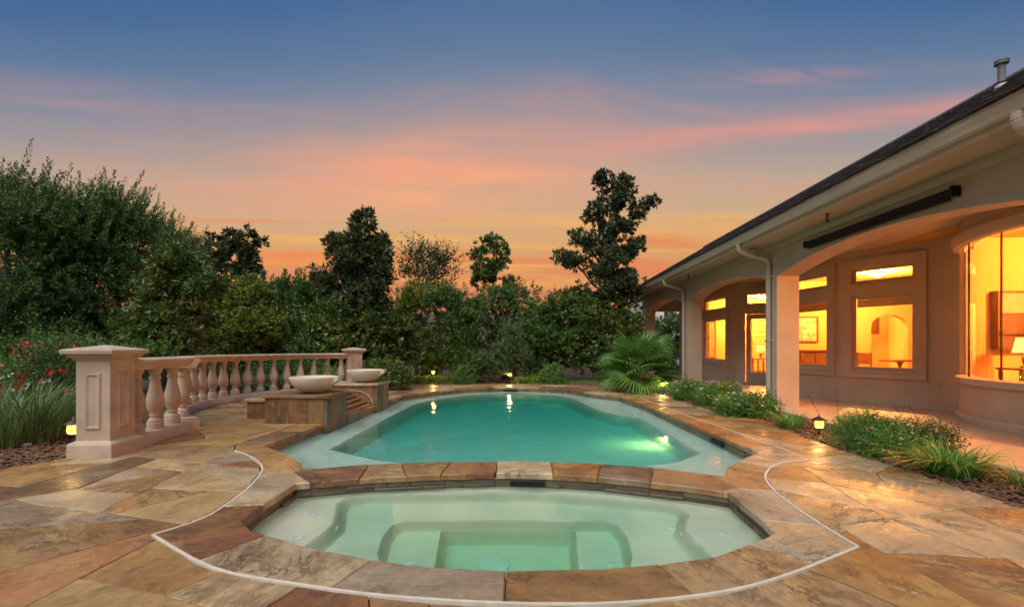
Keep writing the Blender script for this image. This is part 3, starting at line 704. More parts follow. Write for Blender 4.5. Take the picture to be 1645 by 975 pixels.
def pedestal(loc, rz, s, zt, parent):
    """cast stone pier, s = half width of the shaft"""
    A = Matrix.Translation(loc) @ Matrix.Rotation(rz, 4, 'Z')
    def sq(prof): return [[(sx*r, sy*r, z) for sx, sy in ((-1, -1), (1, -1), (1, 1), (-1, 1))] for r, z in prof]
    def stack(prof, name, par):
        m = MB(); rings = sq(prof)
        vs = [p for r in rings for p in r]; fs = [(3, 2, 1, 0), tuple(range(4*len(rings)-4, 4*len(rings)))]
        for i in range(len(rings)-1):
            for k in range(4): fs.append((4*i+k, 4*i+(k+1) % 4, 4*i+4+(k+1) % 4, 4*i+4+k))
        m.add([A @ Vector(p) for p in vs], fs); return m.build(name, M['cast'], par)
    sh = stack([(s, .10), (s, zt-.10)], 'pedestal', parent)
    stack([(s+.055, -.03), (s+.055, .135), (s+.045, .155), (s+.012, .172), (s+.004, .18)], 'base', sh)
    stack([(s+.004, zt-.135), (s+.015, zt-.13), (s+.02, zt-.112), (s+.045, zt-.10), (s+.055, zt-.08), (s+.058, zt-.066), (s+.09, zt-.06), (s+.094, zt-.035), (s+.094, zt-.02), (s+.086, zt-.012), (.02, zt+.035)], 'cap', sh)
    z0, z1, w = .30, zt-.27, s*.46
    for k in range(4):
        B = A @ Matrix.Rotation(k*math.pi/2, 4, 'Z')
        m = MB()
        def fr(i, y): return [B @ Vector(p) for p in ((-w+i, -s-y, z0+i), (w-i, -s-y, z0+i), (w-i, -s-y, z1-i), (-w+i, -s-y, z1-i))]
        rings = [fr(0, -.002), fr(.004, .012), fr(.018, .016), fr(.03, .008), fr(.042, .003), fr(.047, .0015)]
        vs = [p for r in rings for p in r]; fs = [tuple(range(20, 24))]
        for i in range(5):
            for q in range(4): fs.append((4*i+q, 4*i+(q+1) % 4, 4*i+4+(q+1) % 4, 4*i+4+q))
        m.add(vs, fs).build('panel_moulding', M['cast'], sh)
    return sh
pedestal((-4.685, 5.12, 0), R(4), .178, 1.18, bal)
pedestal((-4.66, 12.66, 0), R(30), .19, 1.14, bal)

# ------------------------------------------------------------------ water feature
def stone_pier(label, x0, x1, y0, y1, zt, seed):
    rr = random.Random(seed)
    t = thing('stone_pier', label, 'pier', ((x0+x1)/2, (y0+y1)/2, 0)); ox, oy = (x0+x1)/2, (y0+y1)/2
    hx, hy = (x1-x0)/2, (y1-y0)/2
    MB().box(-hx+.03, hx-.03, -hy+.03, hy-.03, -.02, zt-.045).build('core', M['mortar'], t)
    def clad(n, u0, u1, put, z0):
        cuts = [u0]+sorted(u0+(u1-u0)*((k+rr.uniform(-.22, .22))/n) for k in range(1, n))+[u1]
        for a, b in zip(cuts, cuts[1:]): put(a+.002, b-.002, z0+rr.uniform(0, .002), rr.uniform(-.003, .006))
    clad(3, -hx, hx, lambda a, b, z, e: MB().box(a, b, -hy-e, -hy+.028, .003, zt-.046).build('cladding_slab', M['pillar'], t), 0)
    clad(2, -hy+.03, hy-.002, lambda a, b, z, e: MB().box(-hx-e, -hx+.028, a, b, .003, zt-.047).build('cladding_slab', M['pillar'], t), 0)
    clad(4, -hy+.003, hy-.002, lambda a, b, z, e: MB().box(hx-.03, hx+.055+e, a, b, -.32, zt-.048).build('cladding_slab', M['pillar_g'], t), 0)
    clad(3, -hx+.03, hx-.03, lambda a, b, z, e: MB().box(a, b, hy-.028, hy+e, .003, zt-.046).build('cladding_slab', M['pillar'], t), 0)
    m = MB().chbox(-hx-.035, hx+.085, -hy-.035, hy+.03, zt-.045, zt, .008).build('cap_slab', M['flag'], t)
    return t
stone_pier('brown slate clad pier carrying a bowl, beside the narrow stone ledge', -4.06, -3.13, 7.2, 8.02, .44, 2)
stone_pier('brown slate clad pier carrying a bowl, below the far end pedestal', -3.98, -3.06, 9.48, 10.28, .44, 4)
cas = thing('cascade_steps', 'stepped brown stone spillway between the two slate piers', 'steps', (0, 0, 0))
for k in range(5):
    o = MB().chbox(-3.95+.002*k, -3.10-.11*k, 8.04+.001*k, 9.46-.001*k, -.035 if k == 0 else .06*k-.015, .035+.06*k, .012).build('step', M['pillar'], cas, 30)
for k in range(6):
    MB().box(-3.095, -3.06, 8.055+.235*k, 8.055+.235*k+.228, -.3, -.002).build('riser_stone', M['pillar_g'], cas)
led = thing('stone_ledge', 'low brown stone ledge running behind the slate piers', 'ledge', (0, 0, 0))
MB().box(-4.60, -4.12, 7.64, 9.96, -.02, .285).build('wall', M['pillar'], led); MB().chbox(-4.64, -4.08, 7.6, 10.0, .286, .33, .008).build('cap_slab', M['flag'], led)
MB().tube([(-3.09, 9.462, .03), (-3.12, 9.462, .12), (-3.2, 9.462, .22), (-3.33, 9.462, .285), (-3.5, 9.462, .30), (-3.95, 9.462, .30)], .006, 6).build('sealant_bead', M['seal'], cas, 50)
def bowl(loc, label):
    t = thing('water_bowl', label, 'bowl', loc, 0)
    MB().lathe([(.13, 0), (.17, .012), (.25, .05), (.325, .105), (.375, .165), (.398, .22), (.405, .245), (.405, .268), (.392, .275), (.372, .272), (.36, .245), (.30, .18), (.18, .14), (0.001, .13)], 48, None, False).build('basin', M['bowl'], t, 40)
    m = MB(); m.add([(.30, -.11, .12), (.46, -.10, .215), (.46, .10, .215), (.30, .11, .12), (.33, -.11, .272), (.475, -.10, .277), (.475, .10, .277), (.33, .11, .272)],
                    [(0, 1, 2, 3), (4, 7, 6, 5), (0, 4, 5, 1), (1, 5, 6, 2), (2, 6, 7, 3), (3, 7, 4, 0)])
    m.build('spout', M['bowl'], t)
    t.scale = (.93, .93, .97)
    return t
bowl((-3.47, 7.62, .44), 'pale round stone bowl with a spout on the pier beside the narrow ledge')
bowl((-3.40, 9.9, .44), 'pale round stone bowl with a spout on the pier below the far pedestal')
# ------------------------------------------------------------------ house
house = thing('house', 'beige stucco house with an arched porch and glowing amber windows', 'house', (0, 0, 0))
FX0, FX1, CEIL = 4.85, 5.27, 3.2
tag(MB().chbox(4.72, 13.4, -1.2, 19.9, -.06, .022, .008).build('porch_floor', M['porch']), kind='structure')
ARCHES = [(-.15, 3.9), (4.33, 9.09), (9.51, 13.98), (14.40, 18.9)]
def arch_z(y, a, b, zs=2.55, rise=.27):
    hw = (b-a)/2; r = (hw*hw+rise*rise)/(2*rise); return zs+math.sqrt(max(0, r*r-(y-(a+b)/2)**2))-(r-rise)
def arcade():
    m = MB(); y = -.6; top = 3.185
    def quad(a, b, c, d): m.add([a, b, c, d], [(0, 1, 2, 3)])
    def column(a, b):
        for x in (FX0, FX1): quad((x, a, .0), (x, b, .0), (x, b, top), (x, a, top))
    ends = []
    for a, b in ARCHES:
        column(y, a); ends += [y, a]
        n = 22; ys = [a+(b-a)*k/n for k in range(n+1)]
        for p, q in zip(ys, ys[1:]):
            zp, zq = arch_z(p, a, b), arch_z(q, a, b)
            for x in (FX0, FX1): quad((x, p, zp), (x, q, zq), (x, q, top), (x, p, top))
            quad((FX0, p, zp), (FX0, q, zq), (FX1, q, zq), (FX1, p, zp))
        for e in (a, b): quad((FX0, e, 0), (FX1, e, 0), (FX1, e, arch_z(e, a, b)), (FX0, e, arch_z(e, a, b)))
        y = b
    column(y, 19.33)
    for e in (-.6, 19.33): quad((FX0, e, 0), (FX1, e, 0), (FX1, e, top), (FX0, e, top))
    quad((FX0, -.6, top), (FX1, -.6, top), (FX1, 19.33, top), (FX0, 19.33, top))
    bm = bmesh.new(); me = bpy.data.meshes.new('arcade_wall'); me.from_pydata(m.v, [], m.f); bm.from_mesh(me)
    bmesh.ops.remove_doubles(bm, verts=bm.verts, dist=1e-4); bmesh.ops.recalc_face_normals(bm, faces=bm.faces); bm.to_mesh(me); bm.free()
    return link_mesh('arcade_wall', me, M['stucco'], house)
arcade()
MB().box(FX1+.002, 6.5, 18.95, 19.3, 2.62, 3.18).build('end_beam', M['stucco'], house)
MB().box(FX0+.1, 13.4, -.9, 19.85, CEIL, CEIL+.05).build('porch_ceiling', M['soffit'], house)

# back wall of the porch, segment by segment
def wall_seg(p0, p1, openings, z1=CEIL, thick=.18, out_right=True):
    """p0->p1 with the porch on the left; openings (s0,s1,z0,z1) in metres"""
    P0, P1 = Vector(p0), Vector(p1); L_ = (P1-P0).length; d = (P1-P0)/L_; n = Vector((-d.y, d.x))   # n points to the left of travel
    A = Matrix(((d.x, n.x, 0, p0[0]), (d.y, n.y, 0, p0[1]), (0, 0, 1, 0), (0, 0, 0, 1)))            # local: x along, y toward the left, z up
    m = MB(); ss = sorted({0, L_, *[o[0] for o in openings], *[o[1] for o in openings]}); zs = sorted({0, z1, *[o[2] for o in openings], *[o[3] for o in openings]})
    def q(*pts): m.add([A @ Vector(p) for p in pts], [(0, 1, 2, 3)])
    for a, b in zip(ss, ss[1:]):
        for c, e in zip(zs, zs[1:]):
            if any(o[0] <= (a+b)/2 <= o[1] and o[2] <= (c+e)/2 <= o[3] for o in openings): continue
            q((a, 0, c), (b, 0, c), (b, 0, e), (a, 0, e)); q((a, -thick, c), (a, -thick, e), (b, -thick, e), (b, -thick, c))
    for a, b, c, e in openings:
        q((a, 0, c), (a, 0, e), (a, -thick, e), (a, -thick, c)); q((b, 0, c), (b, -thick, c), (b, -thick, e), (b, 0, e))
        q((a, 0, e), (b, 0, e), (b, -thick, e), (a, -thick, e)); q((a, 0, c), (a, -thick, c), (b, -thick, c), (b, 0, c))
    for s in (0, L_): q((s, 0, 0), (s, 0, z1), (s, -thick, z1), (s, -thick, 0))
    me = bpy.data.meshes.new('porch_wall'); me.from_pydata(m.v, [], m.f)
    bm = bmesh.new(); bm.from_mesh(me); bmesh.ops.remove_doubles(bm, verts=bm.verts, dist=1e-4); bm.to_mesh(me); bm.free()
    w = link_mesh('porch_wall', me, M['stucco'], house)
    MB().box(0, L_, 0.0005, .022, .024, .105, A).build('base_trim', M['stucco_t'], w)
    return A, L_
def frame_bars(m, a, b, c, e, w, y0, y1, A):
    m.box(a, a+w, y0, y1, c, e, A); m.box(b-w, b, y0, y1, c, e, A); m.box(a+w, b-w, y0, y1, c, c+w, A); m.box(a+w, b-w, y0, y1, e-w, e, A)
def window_unit(A, a, b, zz=(.72, 2.27), tz=(2.53, 2.84), sur=(.20, .55, 3.04), shade=True, shutters=None):
    s, z0, z1 = sur; g = .002
    m = MB()                                             # proud stucco surround
    m.box(a-s, a-g, g, .045, z0, z1, A); m.box(b+g, b+s, g, .045, z0, z1, A)
    m.box(a-g, b+g, g, .045, z0, zz[0]-g, A); m.box(a-g, b+g, g, .045, zz[1]+g, tz[0]-g, A); m.box(a-g, b+g, g, .045, tz[1]+g, z1, A)
    win = m.build('window', M['stucco_t'], house)
    m = MB()
    for c, e in (zz, tz): frame_bars(m, a, b, c, e, .04, -.075, -.03, A); frame_bars(m, a+.04, b-.04, c+.04, e-.04, .018, -.07, -.045, A)
    m.build('frame', M['cream'], win)
    m = MB(); m.box(a-.03, b+.03, .046, .075, zz[0]-.05, zz[0]-.012, A); m.build('sill', M['stucco_t'], win)
    for c, e in (zz, tz): MB().box(a+.055, b-.055, -.062, -.056, c+.055, e-.055, A).build('pane', M['glass'], win)
    if shade:
        m = MB()
        for k in range(5): m.box(a+.05, b-.05, -.13-.006*(k % 2), -.115, zz[1]-.05-.038*(k+1), zz[1]-.05-.038*k-.003, A)
        m.build('roman_shade', M['wood'], win)
    for (u0, u1, v0, v1) in (shutters or []):
        m = MB(); frame_bars(m, u0, u1, v0, v1, .035, -.16, -.13, A)
        k = v0+.05
        while k < v1-.05: m.box(u0+.036, u1-.036, -.165, -.125, k, k+.022, A); k += .07
        m.build('shutter', M['shutter'], win)
    return win
A_, B_, C_, D_, E_, F_, G_ = (6.45, 19.6), (6.71, 14.93), (7.95, 14.4), (6.55, 12.3), (6.87, 10.4), (7.71, 9.1), (7.565, 8.3)
def seg(p0, p1, ops):      # travelling away from the camera keeps the porch on the left
    return wall_seg(p0, p1, ops)
# window beside the door
L1 = (Vector(A_)-Vector(B_)).length
w1 = (.66, 2.36)
A1, _ = seg(B_, A_, [(w1[0], w1[1], .72, 2.15), (w1[0], w1[1], 2.46, 2.86)])
window_unit(A1, *w1, zz=(.72, 2.15), tz=(2.46, 2.86), sur=(.2, .55, 3.02), shade=False, shutters=[(w1[1]-.62, w1[1]-.06, .78, 2.1), (w1[0]+.04, w1[0]+.3, .78, 1.15)])
# door wall
A2, L2 = seg(C_, B_, [(.28, 1.10, .03, 2.22), (.30, 1.08, 2.50, 2.86)])
def door_unit(A):
    m = MB(); m.box(.14, .278, .002, .045, .03, 3.02, A); m.box(1.102, 1.24, .002, .045, .03, 3.02, A); m.box(.278, 1.102, .002, .044, 2.222, 2.498, A); m.box(.278, 1.102, .002, .044, 2.862, 3.02, A)
    d = m.build('door', M['stucco_t'], house)
    m = MB(); m.box(.30, .44, -.08, -.03, .04, 2.21, A); m.box(.94, 1.08, -.08, -.03, .04, 2.21, A); m.box(.44, .94, -.08, -.03, .04, .40, A); m.box(.44, .94, -.08, -.03, 2.06, 2.21, A)
    m.build('door_leaf', M['stucco_t'], d)
    MB().box(.44, .94, -.058, -.052, .40, 2.06, A).build('pane', M['glass'], d)
    m = MB(); frame_bars(m, .30, 1.08, 2.50, 2.86, .05, -.075, -.03, A); m.build('transom_frame', M['cream'], d)
    MB().box(.352, 1.028, -.062, -.056, 2.552, 2.808, A).build('pane', M['glass'], d)
    m = MB(); k = .44
    while k < 2.02: m.box(.47, .91, -.16, -.115, k, k+.02, A); k += .075
    frame_bars(m, .45, .93, .41, 2.05, .03, -.16, -.125, A); m.build('shutter', M['shutter'], d)
    m = MB(); m.tube([A @ Vector((.37, -.03, 1.02)), A @ Vector((.37, .03, 1.02)), A @ Vector((.45, .035, 1.02))], .011, 8); m.box(.345, .395, -.03, -.018, .93, 1.1, A); m.build('handle', M['blackmetal'], d)
door_unit(A2)
seg(D_, C_, [])
L4 = (Vector(D_)-Vector(E_)).length
A4, _ = seg(E_, D_, [(.27, 1.60, .72, 2.27), (.27, 1.60, 2.53, 2.84)]); window_unit(A4, .27, 1.60, sur=(.2, .55, 3.04))
A5, L5 = seg(F_, E_, [(L5_ := .21, 1.285, .72, 2.27), (.21, 1.285, 2.53, 2.84)]); window_unit(A5, .21, 1.285, sur=(.185, .55, 3.04))
A6, L6 = seg(G_, F_, [])
m = MB(); m.box(.50, .57, .003, .03, .42, .53, A6); m.build('outlet_box', M['stucco_t'], house)
# round bay
DC, DR = Vector((9.19, 6.4)), 2.5
da = math.degrees(math.asin((8.3-6.4)/2.5))
def drum(r, n=24, a0=None, a1=None):
    a0 = 180+da if a0 is None else a0; a1 = 180-da if a1 is None else a1
    return [(DC.x+r*math.cos(R(a0+(a1-a0)*k/n)), DC.y+r*math.sin(R(a0+(a1-a0)*k/n))) for k in range(n+1)]
dp = drum(DR)                                            # from near the camera to far; porch on the left
bay = MB().sweep(dp, [(0, 0), (0, .60), (-.18, .60), (-.18, 0)]).build('bay_wall', M['stucco'], house, 30)
MB().sweep(dp, [(.0, .601), (.05, .612), (.055, .66), (.05, .705), (.0, .72), (-.17, .72), (-.17, .601)]).build('sill_band', M['stucco_t'], bay, 30)
MB().sweep(dp, [(0.001, .024), (.05, .024), (.05, .11), (.02, .14), (.001, .14)]).build('base_trim', M['stucco_t'], bay, 30)
MB().sweep(dp, [(0, 2.86), (0, CEIL), (-.18, CEIL), (-.18, 2.86)]).build('bay_header', M['stucco'], bay, 30)
MB().sweep(dp, [(0.001, 2.80), (.07, 2.82), (.10, 2.88), (.10, 2.97), (.06, 3.0), (.04, 3.05), (.001, 3.06)]).build('hood_moulding', M['stucco_t'], bay, 30)
npan = 5
for k in range(npan):
    a0, a1 = 180+da-2*da*k/npan, 180+da-2*da*(k+1)/npan
    pp = drum(DR-.06, 6, a0-.25, a1+.25)
    MB().sweep(pp, [(.003, .722), (.003, 2.86), (-.003, 2.86), (-.003, .722)]).build('pane', M['glass'], bay, 30)
    if k: 
        q = drum(DR-.06, 1, a0+.12, a0-.12); MB().sweep(q, [(.012, .721), (.012, 2.86), (-.012, 2.86), (-.012, .721)]).build('mullion', M['bronze'], bay)
q = dp[-1], (dp[-1][0]+.02, dp[-1][1]+.03)
m = MB(); m.sweep(drum(DR-.005, 3, 180-da+4.2, 180-da+1), [(0.0, .721), (0.0, 2.86), (-.08, 2.86), (-.08, .721)]); m.build('jamb', M['stucco_t'], bay)
seg((7.3, -.6), dp[0], [])
# rooms
rm = MB()
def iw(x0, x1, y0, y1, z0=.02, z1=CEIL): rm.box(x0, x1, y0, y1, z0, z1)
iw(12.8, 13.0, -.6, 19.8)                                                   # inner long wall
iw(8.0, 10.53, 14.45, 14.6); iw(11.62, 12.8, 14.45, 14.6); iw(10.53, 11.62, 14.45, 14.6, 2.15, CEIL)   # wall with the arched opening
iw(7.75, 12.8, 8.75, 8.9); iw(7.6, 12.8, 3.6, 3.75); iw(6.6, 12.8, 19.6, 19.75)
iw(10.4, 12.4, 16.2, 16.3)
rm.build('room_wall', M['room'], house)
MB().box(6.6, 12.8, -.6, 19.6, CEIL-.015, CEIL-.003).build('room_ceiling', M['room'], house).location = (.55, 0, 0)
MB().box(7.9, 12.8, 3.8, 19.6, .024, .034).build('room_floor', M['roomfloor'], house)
m = MB()
pts = [(10.53, 14.44), ]
for k in range(12):
    a0, a1 = math.pi*k/12, math.pi*(k+1)/12
    xa, za, xb, zb = 11.075-.545*math.cos(a0), 1.80+.36*math.sin(a0), 11.075-.545*math.cos(a1), 1.80+.36*math.sin(a1)
    m.add([(xa, 14.445, za), (xb, 14.445, zb), (xb, 14.445, 2.2), (xa, 14.445, 2.2), (xa, 14.605, za), (xb, 14.605, zb), (xb, 14.605, 2.2), (xa, 14.605, 2.2)], [(0, 1, 2, 3), (4, 7, 6, 5), (0, 4, 5, 1)])
m.build('room_arch', M['room'], house)
WARM = (1.0, .40, .10)
def ceiling_light(loc, label, en):
    t = thing('ceiling_light', label, 'light', loc)
    MB().lathe([(.06, -.03), (.17, -.035), (.18, -.055), (.15, -.095), (.08, -.12), (.001, -.125)], 24, None, False).build('bowl_shade', M['dishglow'], t, 60)
    MB().lathe([(.07, 0), (.075, -.02), (.06, -.03)], 20).build('mount', M['bronze'], t, 50)
    lamp('ceiling_light_bulb', t, (0, 0, -.26), en, WARM, .12)
ceiling_light((9.42, 12.7, CEIL-.016), 'round glowing ceiling light seen through the transom of the wide angled window', 580)
ceiling_light((9.3, 18.4, CEIL-.016), 'round glowing ceiling light seen through the transom above the door', 840)
ceiling_light((9.6, 6.3, CEIL-.016), 'round glowing ceiling light inside the curved glass bay', 640)
lamp('hall_bulb', house, (11.2, 15.4, 2.8), 150, WARM, .12)
def table_lamp(loc, label):
    t = thing('table_lamp', label, 'lamp', loc)
    MB().lathe([(.07, 0), (.075, .02), (.03, .04), (.05, .12), (.055, .18), (.02, .24), (.012, .32)], 20).build('base', M['bronze'], t, 50)
    MB().lathe([(.17, .26), (.12, .52)], 24, None, False).build('lamp_shade', M['shadeglow'], t, 60)
    lamp('table_lamp_bulb', t, (0, 0, .40), 18, WARM, .05)
def small_table(loc, label, w, dpt, h, name='side_table'):
    t = thing(name, label, 'table', loc)
    MB().chbox(-w/2, w/2, -dpt/2, dpt/2, h-.04, h, .006).build('tabletop', M['wood'], t)
    for sx in (-1, 1):
        for sy in (-1, 1): MB().box(sx*(w/2-.05)-.022, sx*(w/2-.05)+.022, sy*(dpt/2-.05)-.022, sy*(dpt/2-.05)+.022, 0, h-.041).build('leg', M['wood'], t)
    return t
small_table((8.62, 8.25, .034), 'dark wood side table under the lamp in the curved glass bay', .6, .45, .80)
table_lamp((8.62, 8.25, .834), 'lamp with a glowing shade on the side table in the curved bay')
cab = thing('wall_cabinet', 'dark wood wall cabinet with shelves inside the curved glass bay', 'cabinet', (8.95, 8.6, 0))
MB().box(-.45, .45, .0, .14, 1.15, 2.2).build('carcass', M['wood'], cab)
MB().box(-.40, .40, -.02, -.003, 1.80, 2.15).build('door', plain('light_wood', (.35, .22, .12), .5, .2), cab)
MB().box(-.42, .42, -.05, -.003, 1.42, 1.45).build('shelf', M['wood'], cab)
small_table((9.1, 18.2, .034), 'side table with a lamp behind the window beside the door', .5, .5, .7)
table_lamp((9.1, 18.2, .734), 'lamp with a glowing shade behind the window beside the door')
sb = thing('sideboard', 'dark wood sideboard under the framed picture behind the porch window', 'sideboard', (8.75, 14.15, .034))
MB().chbox(-.65, .65, -.22, .22, .12, 1.02, .008).build('body', M['wood'], sb); MB().chbox(-.69, .69, -.25, .25, 1.021, 1.07, .006).build('top', M['wood'], sb)
for k in range(3): MB().box(-.62+.42*k, -.62+.42*k+.39, -.235, -.221, .2, .95).build('door', M['wood'], sb)
for sx in (-1, 1): MB().box(sx*.6-.03, sx*.6+.03, -.2, .2, 0, .119).build('leg', M['wood'], sb)
pic = thing('framed_picture', 'framed picture hanging above the dark wood sideboard', 'picture', (8.62, 14.445, 1.72))
m = MB(); frame_bars(m, -.32, .32, -.4, .4, .05, -.03, 0, Matrix.Identity(4)); m.build('frame', M['wood'], pic)
MB().box(-.269, .269, -.012, -.002, -.349, .349).build('print', plain('picture_print', (.45, .33, .2), .6, .7, 7), pic)
ch = thing('wooden_chair', 'dark wood chair near the arched opening inside the house', 'chair', (9.85, 13.6, .034))
for sx in (-.19, .19):
    MB().box(sx-.02, sx+.02, -.2, -.16, 0, .44).build('leg', M['wood'], ch); MB().box(sx-.02, sx+.02, .16, .2, 0, 1.0).build('leg', M['wood'], ch)
MB().chbox(-.22, .22, -.22, .22, .44, .48, .006).build('seat', M['wood'], ch); MB().box(-.17, .17, .165, .19, .65, .98).build('backrest', M['wood'], ch)
pt = thing('pedestal_table', 'small pedestal table standing in front of the arched opening', 'table', (10.95, 13.9, .034))
MB().chbox(-.42, .42, -.25, .25, .72, .78, .006).build('tabletop', M['wood'], pt); MB().lathe([(.2, 0), (.18, .03), (.05, .06), (.04, .3), (.07, .45), (.04, .6), (.09, .72)], 16).build('pedestal', M['wood'], pt, 50)
hp = thing('hall_picture', 'dark picture on the wall seen through the arched opening', 'picture', (11.75, 16.195, 1.95))
m = MB(); frame_bars(m, -.3, .3, -.3, .3, .05, -.03, 0, Matrix.Identity(4)); m.build('frame', M['wood'], hp); MB().box(-.249, .249, -.012, -.002, -.249, .249).build('print', M['wood'], hp)

# eaves, gutter, roof
GX = 4.15
EY0, EY1 = -1.0, 19.75
def extr(prof, name, mat, par, y0=EY0, y1=EY1, smooth=None):
    n = len(prof); m = MB()
    m.add([(x, y0, z) for x, z in prof]+[(x, y1, z) for x, z in prof], [tuple(range(n)), tuple(range(2*n-1, n-1, -1))]+[(k, (k+1) % n, n+(k+1) % n, n+k) for k in range(n)])
    return m.build(name, mat, par, smooth)
extr([(4.29, 3.17), (4.87, 3.17), (4.87, 3.19), (4.29, 3.19)], 'soffit', M['soffit'], house)
extr([(4.262, 3.14), (4.288, 3.14), (4.288, 3.36), (4.262, 3.36)], 'fascia', M['cream'], house)
extr([(4.8, 3.06), (4.848, 3.06), (4.848, 3.168), (4.79, 3.168), (4.79, 3.12)], 'frieze', M['stucco_t'], house)
extr([(4.26, 3.20), (4.20, 3.20), (4.185, 3.215), (4.178, 3.25), (4.16, 3.275), (4.15, 3.30), (4.15, 3.322), (4.138, 3.326), (4.138, 3.342), (4.162, 3.342), (4.162, 3.335), (4.156, 3.33), (4.166, 3.285), (4.185, 3.255), (4.192, 3.222), (4.206, 3.208), (4.25, 3.208), (4.25, 3.33), (4.26, 3.33)], 'gutter', M['cream'], house, smooth=25)
def downspout(y, xw=4.80, zb=.03):
    m = MB(); pth = [(4.215, y, 3.205), (4.215, y, 3.15), (4.225, y, 3.10), (4.26, y, 3.06), (4.32, y, 3.03), (4.45, y, 2.995), (4.65, y, 2.945), (4.74, y, 2.915), (4.785, y, 2.87), (xw, y, 2.80), (xw, y, 2.0), (xw, y, 1.0), (xw, y, zb)]
    m.tube(pth, .043, 12, 1.15)
    for k in range(7):                                    # crimped elbow
        t = k/6; i = 1+t*4; a = Vector(pth[int(i)]); b = Vector(pth[int(i)+1]); c = a+(b-a)*(i-int(i)); dd = (b-a).normalized()*.006
        m.tube([c-dd, c+dd], .047, 12, 1.15)
    d = m.build('downspout', M['cream'], house, 40)
    for z in (2.55, 1.3): MB().box(xw-.05, 4.8505, y-.06, y+.06, z, z+.03).build('strap', M['cream'], d)
for y in (4.10, 9.30, 14.2): downspout(y)
slope = .58; RX, RZ = 7.6, 3.34+.58*(7.6-4.15)
roof = extr([(4.12, 3.342), (4.12, 3.355), (RX, RZ+.02), (RX+5.9, RZ+.02-.58*5.9), (RX+5.9, RZ-.03-.58*5.9), (RX, RZ-.04), (4.16, 3.337)], 'roof', M['shingle'], house, -1.2, 19.9)
V, Fc = [], []
ca, sa = 1/math.hypot(1, slope), slope/math.hypot(1, slope)
sl = math.hypot(RX-4.12, RZ-3.34); rs = random.Random(77); c = 0; t = -.015
while t < sl:
    y = -1.2+(c % 2)*.15
    while y < 19.9:
        w = rs.uniform(.17, .36); th = rs.uniform(.006, .016); e = rs.uniform(-.012, .008)
        b0 = len(V)
        for (u, h) in ((t+e, .004), (t+e, .004+th), (t+.19, .004)):
            for yy in (y+.002, min(y+w, 19.9)-.002):
                X, Z = 4.12+u*ca-h*sa, 3.357+u*sa+h*ca; V.append((X, yy, Z))
        for f in ((0, 1, 3, 2), (2, 3, 5, 4), (0, 2, 4), (1, 5, 3)): Fc.append(tuple(i+b0 for i in f))
        y += w
    t += .14; c += 1
me = bpy.data.meshes.new('shingle_covering'); me.from_pydata(V, [], Fc); o = link_mesh('shingle_covering', me, M['shingle'], roof); o['kind'] = 'stuff'
MB().tube([(RX, -1.2, RZ+.035), (RX, 19.9, RZ+.035)], .06, 8).build('ridge_cap', M['shingle'], roof)
vx, vy = 6.5, 6.53; vz = 3.34+slope*(vx-4.15)
vent = MB().lathe([(.075, vz-.12), (.07, vz+.06), (.065, vz+.07)], 20, Matrix.Translation((vx, vy, 0))).build('vent_collar', M['cream'], house, 40)
MB().lathe([(.08, vz+.065), (.08, vz+.078), (.045, vz+.085)], 20, Matrix.Translation((vx, vy, 0))).build('collar_ring', M['blackmetal'], vent, 40)
MB().lathe([(.042, vz+.085), (.042, vz+.33), (.044, vz+.335)], 20, Matrix.Translation((vx, vy, 0))).build('vent_pipe', M['pipe'], vent, 40)
MB().lathe([(.066, vz+.33), (.078, vz+.337), (.078, vz+.355), (.05, vz+.36), (.078, vz+.368), (.078, vz+.388), (.045, vz+.40)], 20, Matrix.Translation((vx, vy, 0))).build('vent_cap', M['pipe'], vent, 30)
# things on the eaves
scr = thing('screen_roller', 'long black roll-up screen cassette mounted above the widest porch arch', 'screen roller', (4.80, 6.7, 2.93))
MB().tube([(0, -1.37, 0), (0, 1.36, 0)], .045, 14).build('roller_tube', M['blackmetal'], scr, 40)
MB().box(-.02, .02, -1.30, 1.30, -.085, -.046).build('bottom_rail', M['blackmetal'], scr)
for y in (-1.39, 1.34): MB().box(-.055, .05, y, y+.03, -.06, .055).build('end_bracket', M['blackmetal'], scr)
MB().tube([(4.81, 5.33, 2.95), (4.815, 5.3, 3.0), (4.82, 5.15, 3.03), (4.835, 4.8, 3.045), (4.838, 4.4, 3.04), (4.838, 3.0, 3.045)], .007, 6).build('power_cable', M['blackmetal'], scr)
fl_ = thing('security_light', 'twin head white security light under the eave beside the downspout', 'security light', (4.52, 9.55, 3.17))
MB().lathe([(.06, -.03), (.065, -.005), (.065, 0)], 16).build('mount', M['cream'], fl_, 40)
for s in (-1, 1): MB().lathe([(.02, 0), (.03, .03), (.05, .06), (.055, .11), (.045, .115)], 16, Matrix.Translation((0, s*.06, -.05)) @ Matrix.Rotation(R(100), 4, 'Y') @ Matrix.Rotation(s*-.5, 4, 'X')).build('lamp_head', M['cream'], fl_, 40)
for (y, lab) in ((7.05, 'small dark hanging hook under the eave above the screen roller'), (12.9, 'small dark hanging hook under the eave past the security light')):
    t = thing('eave_hook', lab, 'hook', (4.5, y, 3.17)); MB().tube([(0, 0, 0), (0, 0, -.05), (.0, .02, -.09), (0, 0, -.12), (0, -.02, -.1)], .012, 8).build('hook', M['blackmetal'], t); MB().lathe([(.025, -.012), (.025, 0)], 12).build('plate', M['blackmetal'], t)

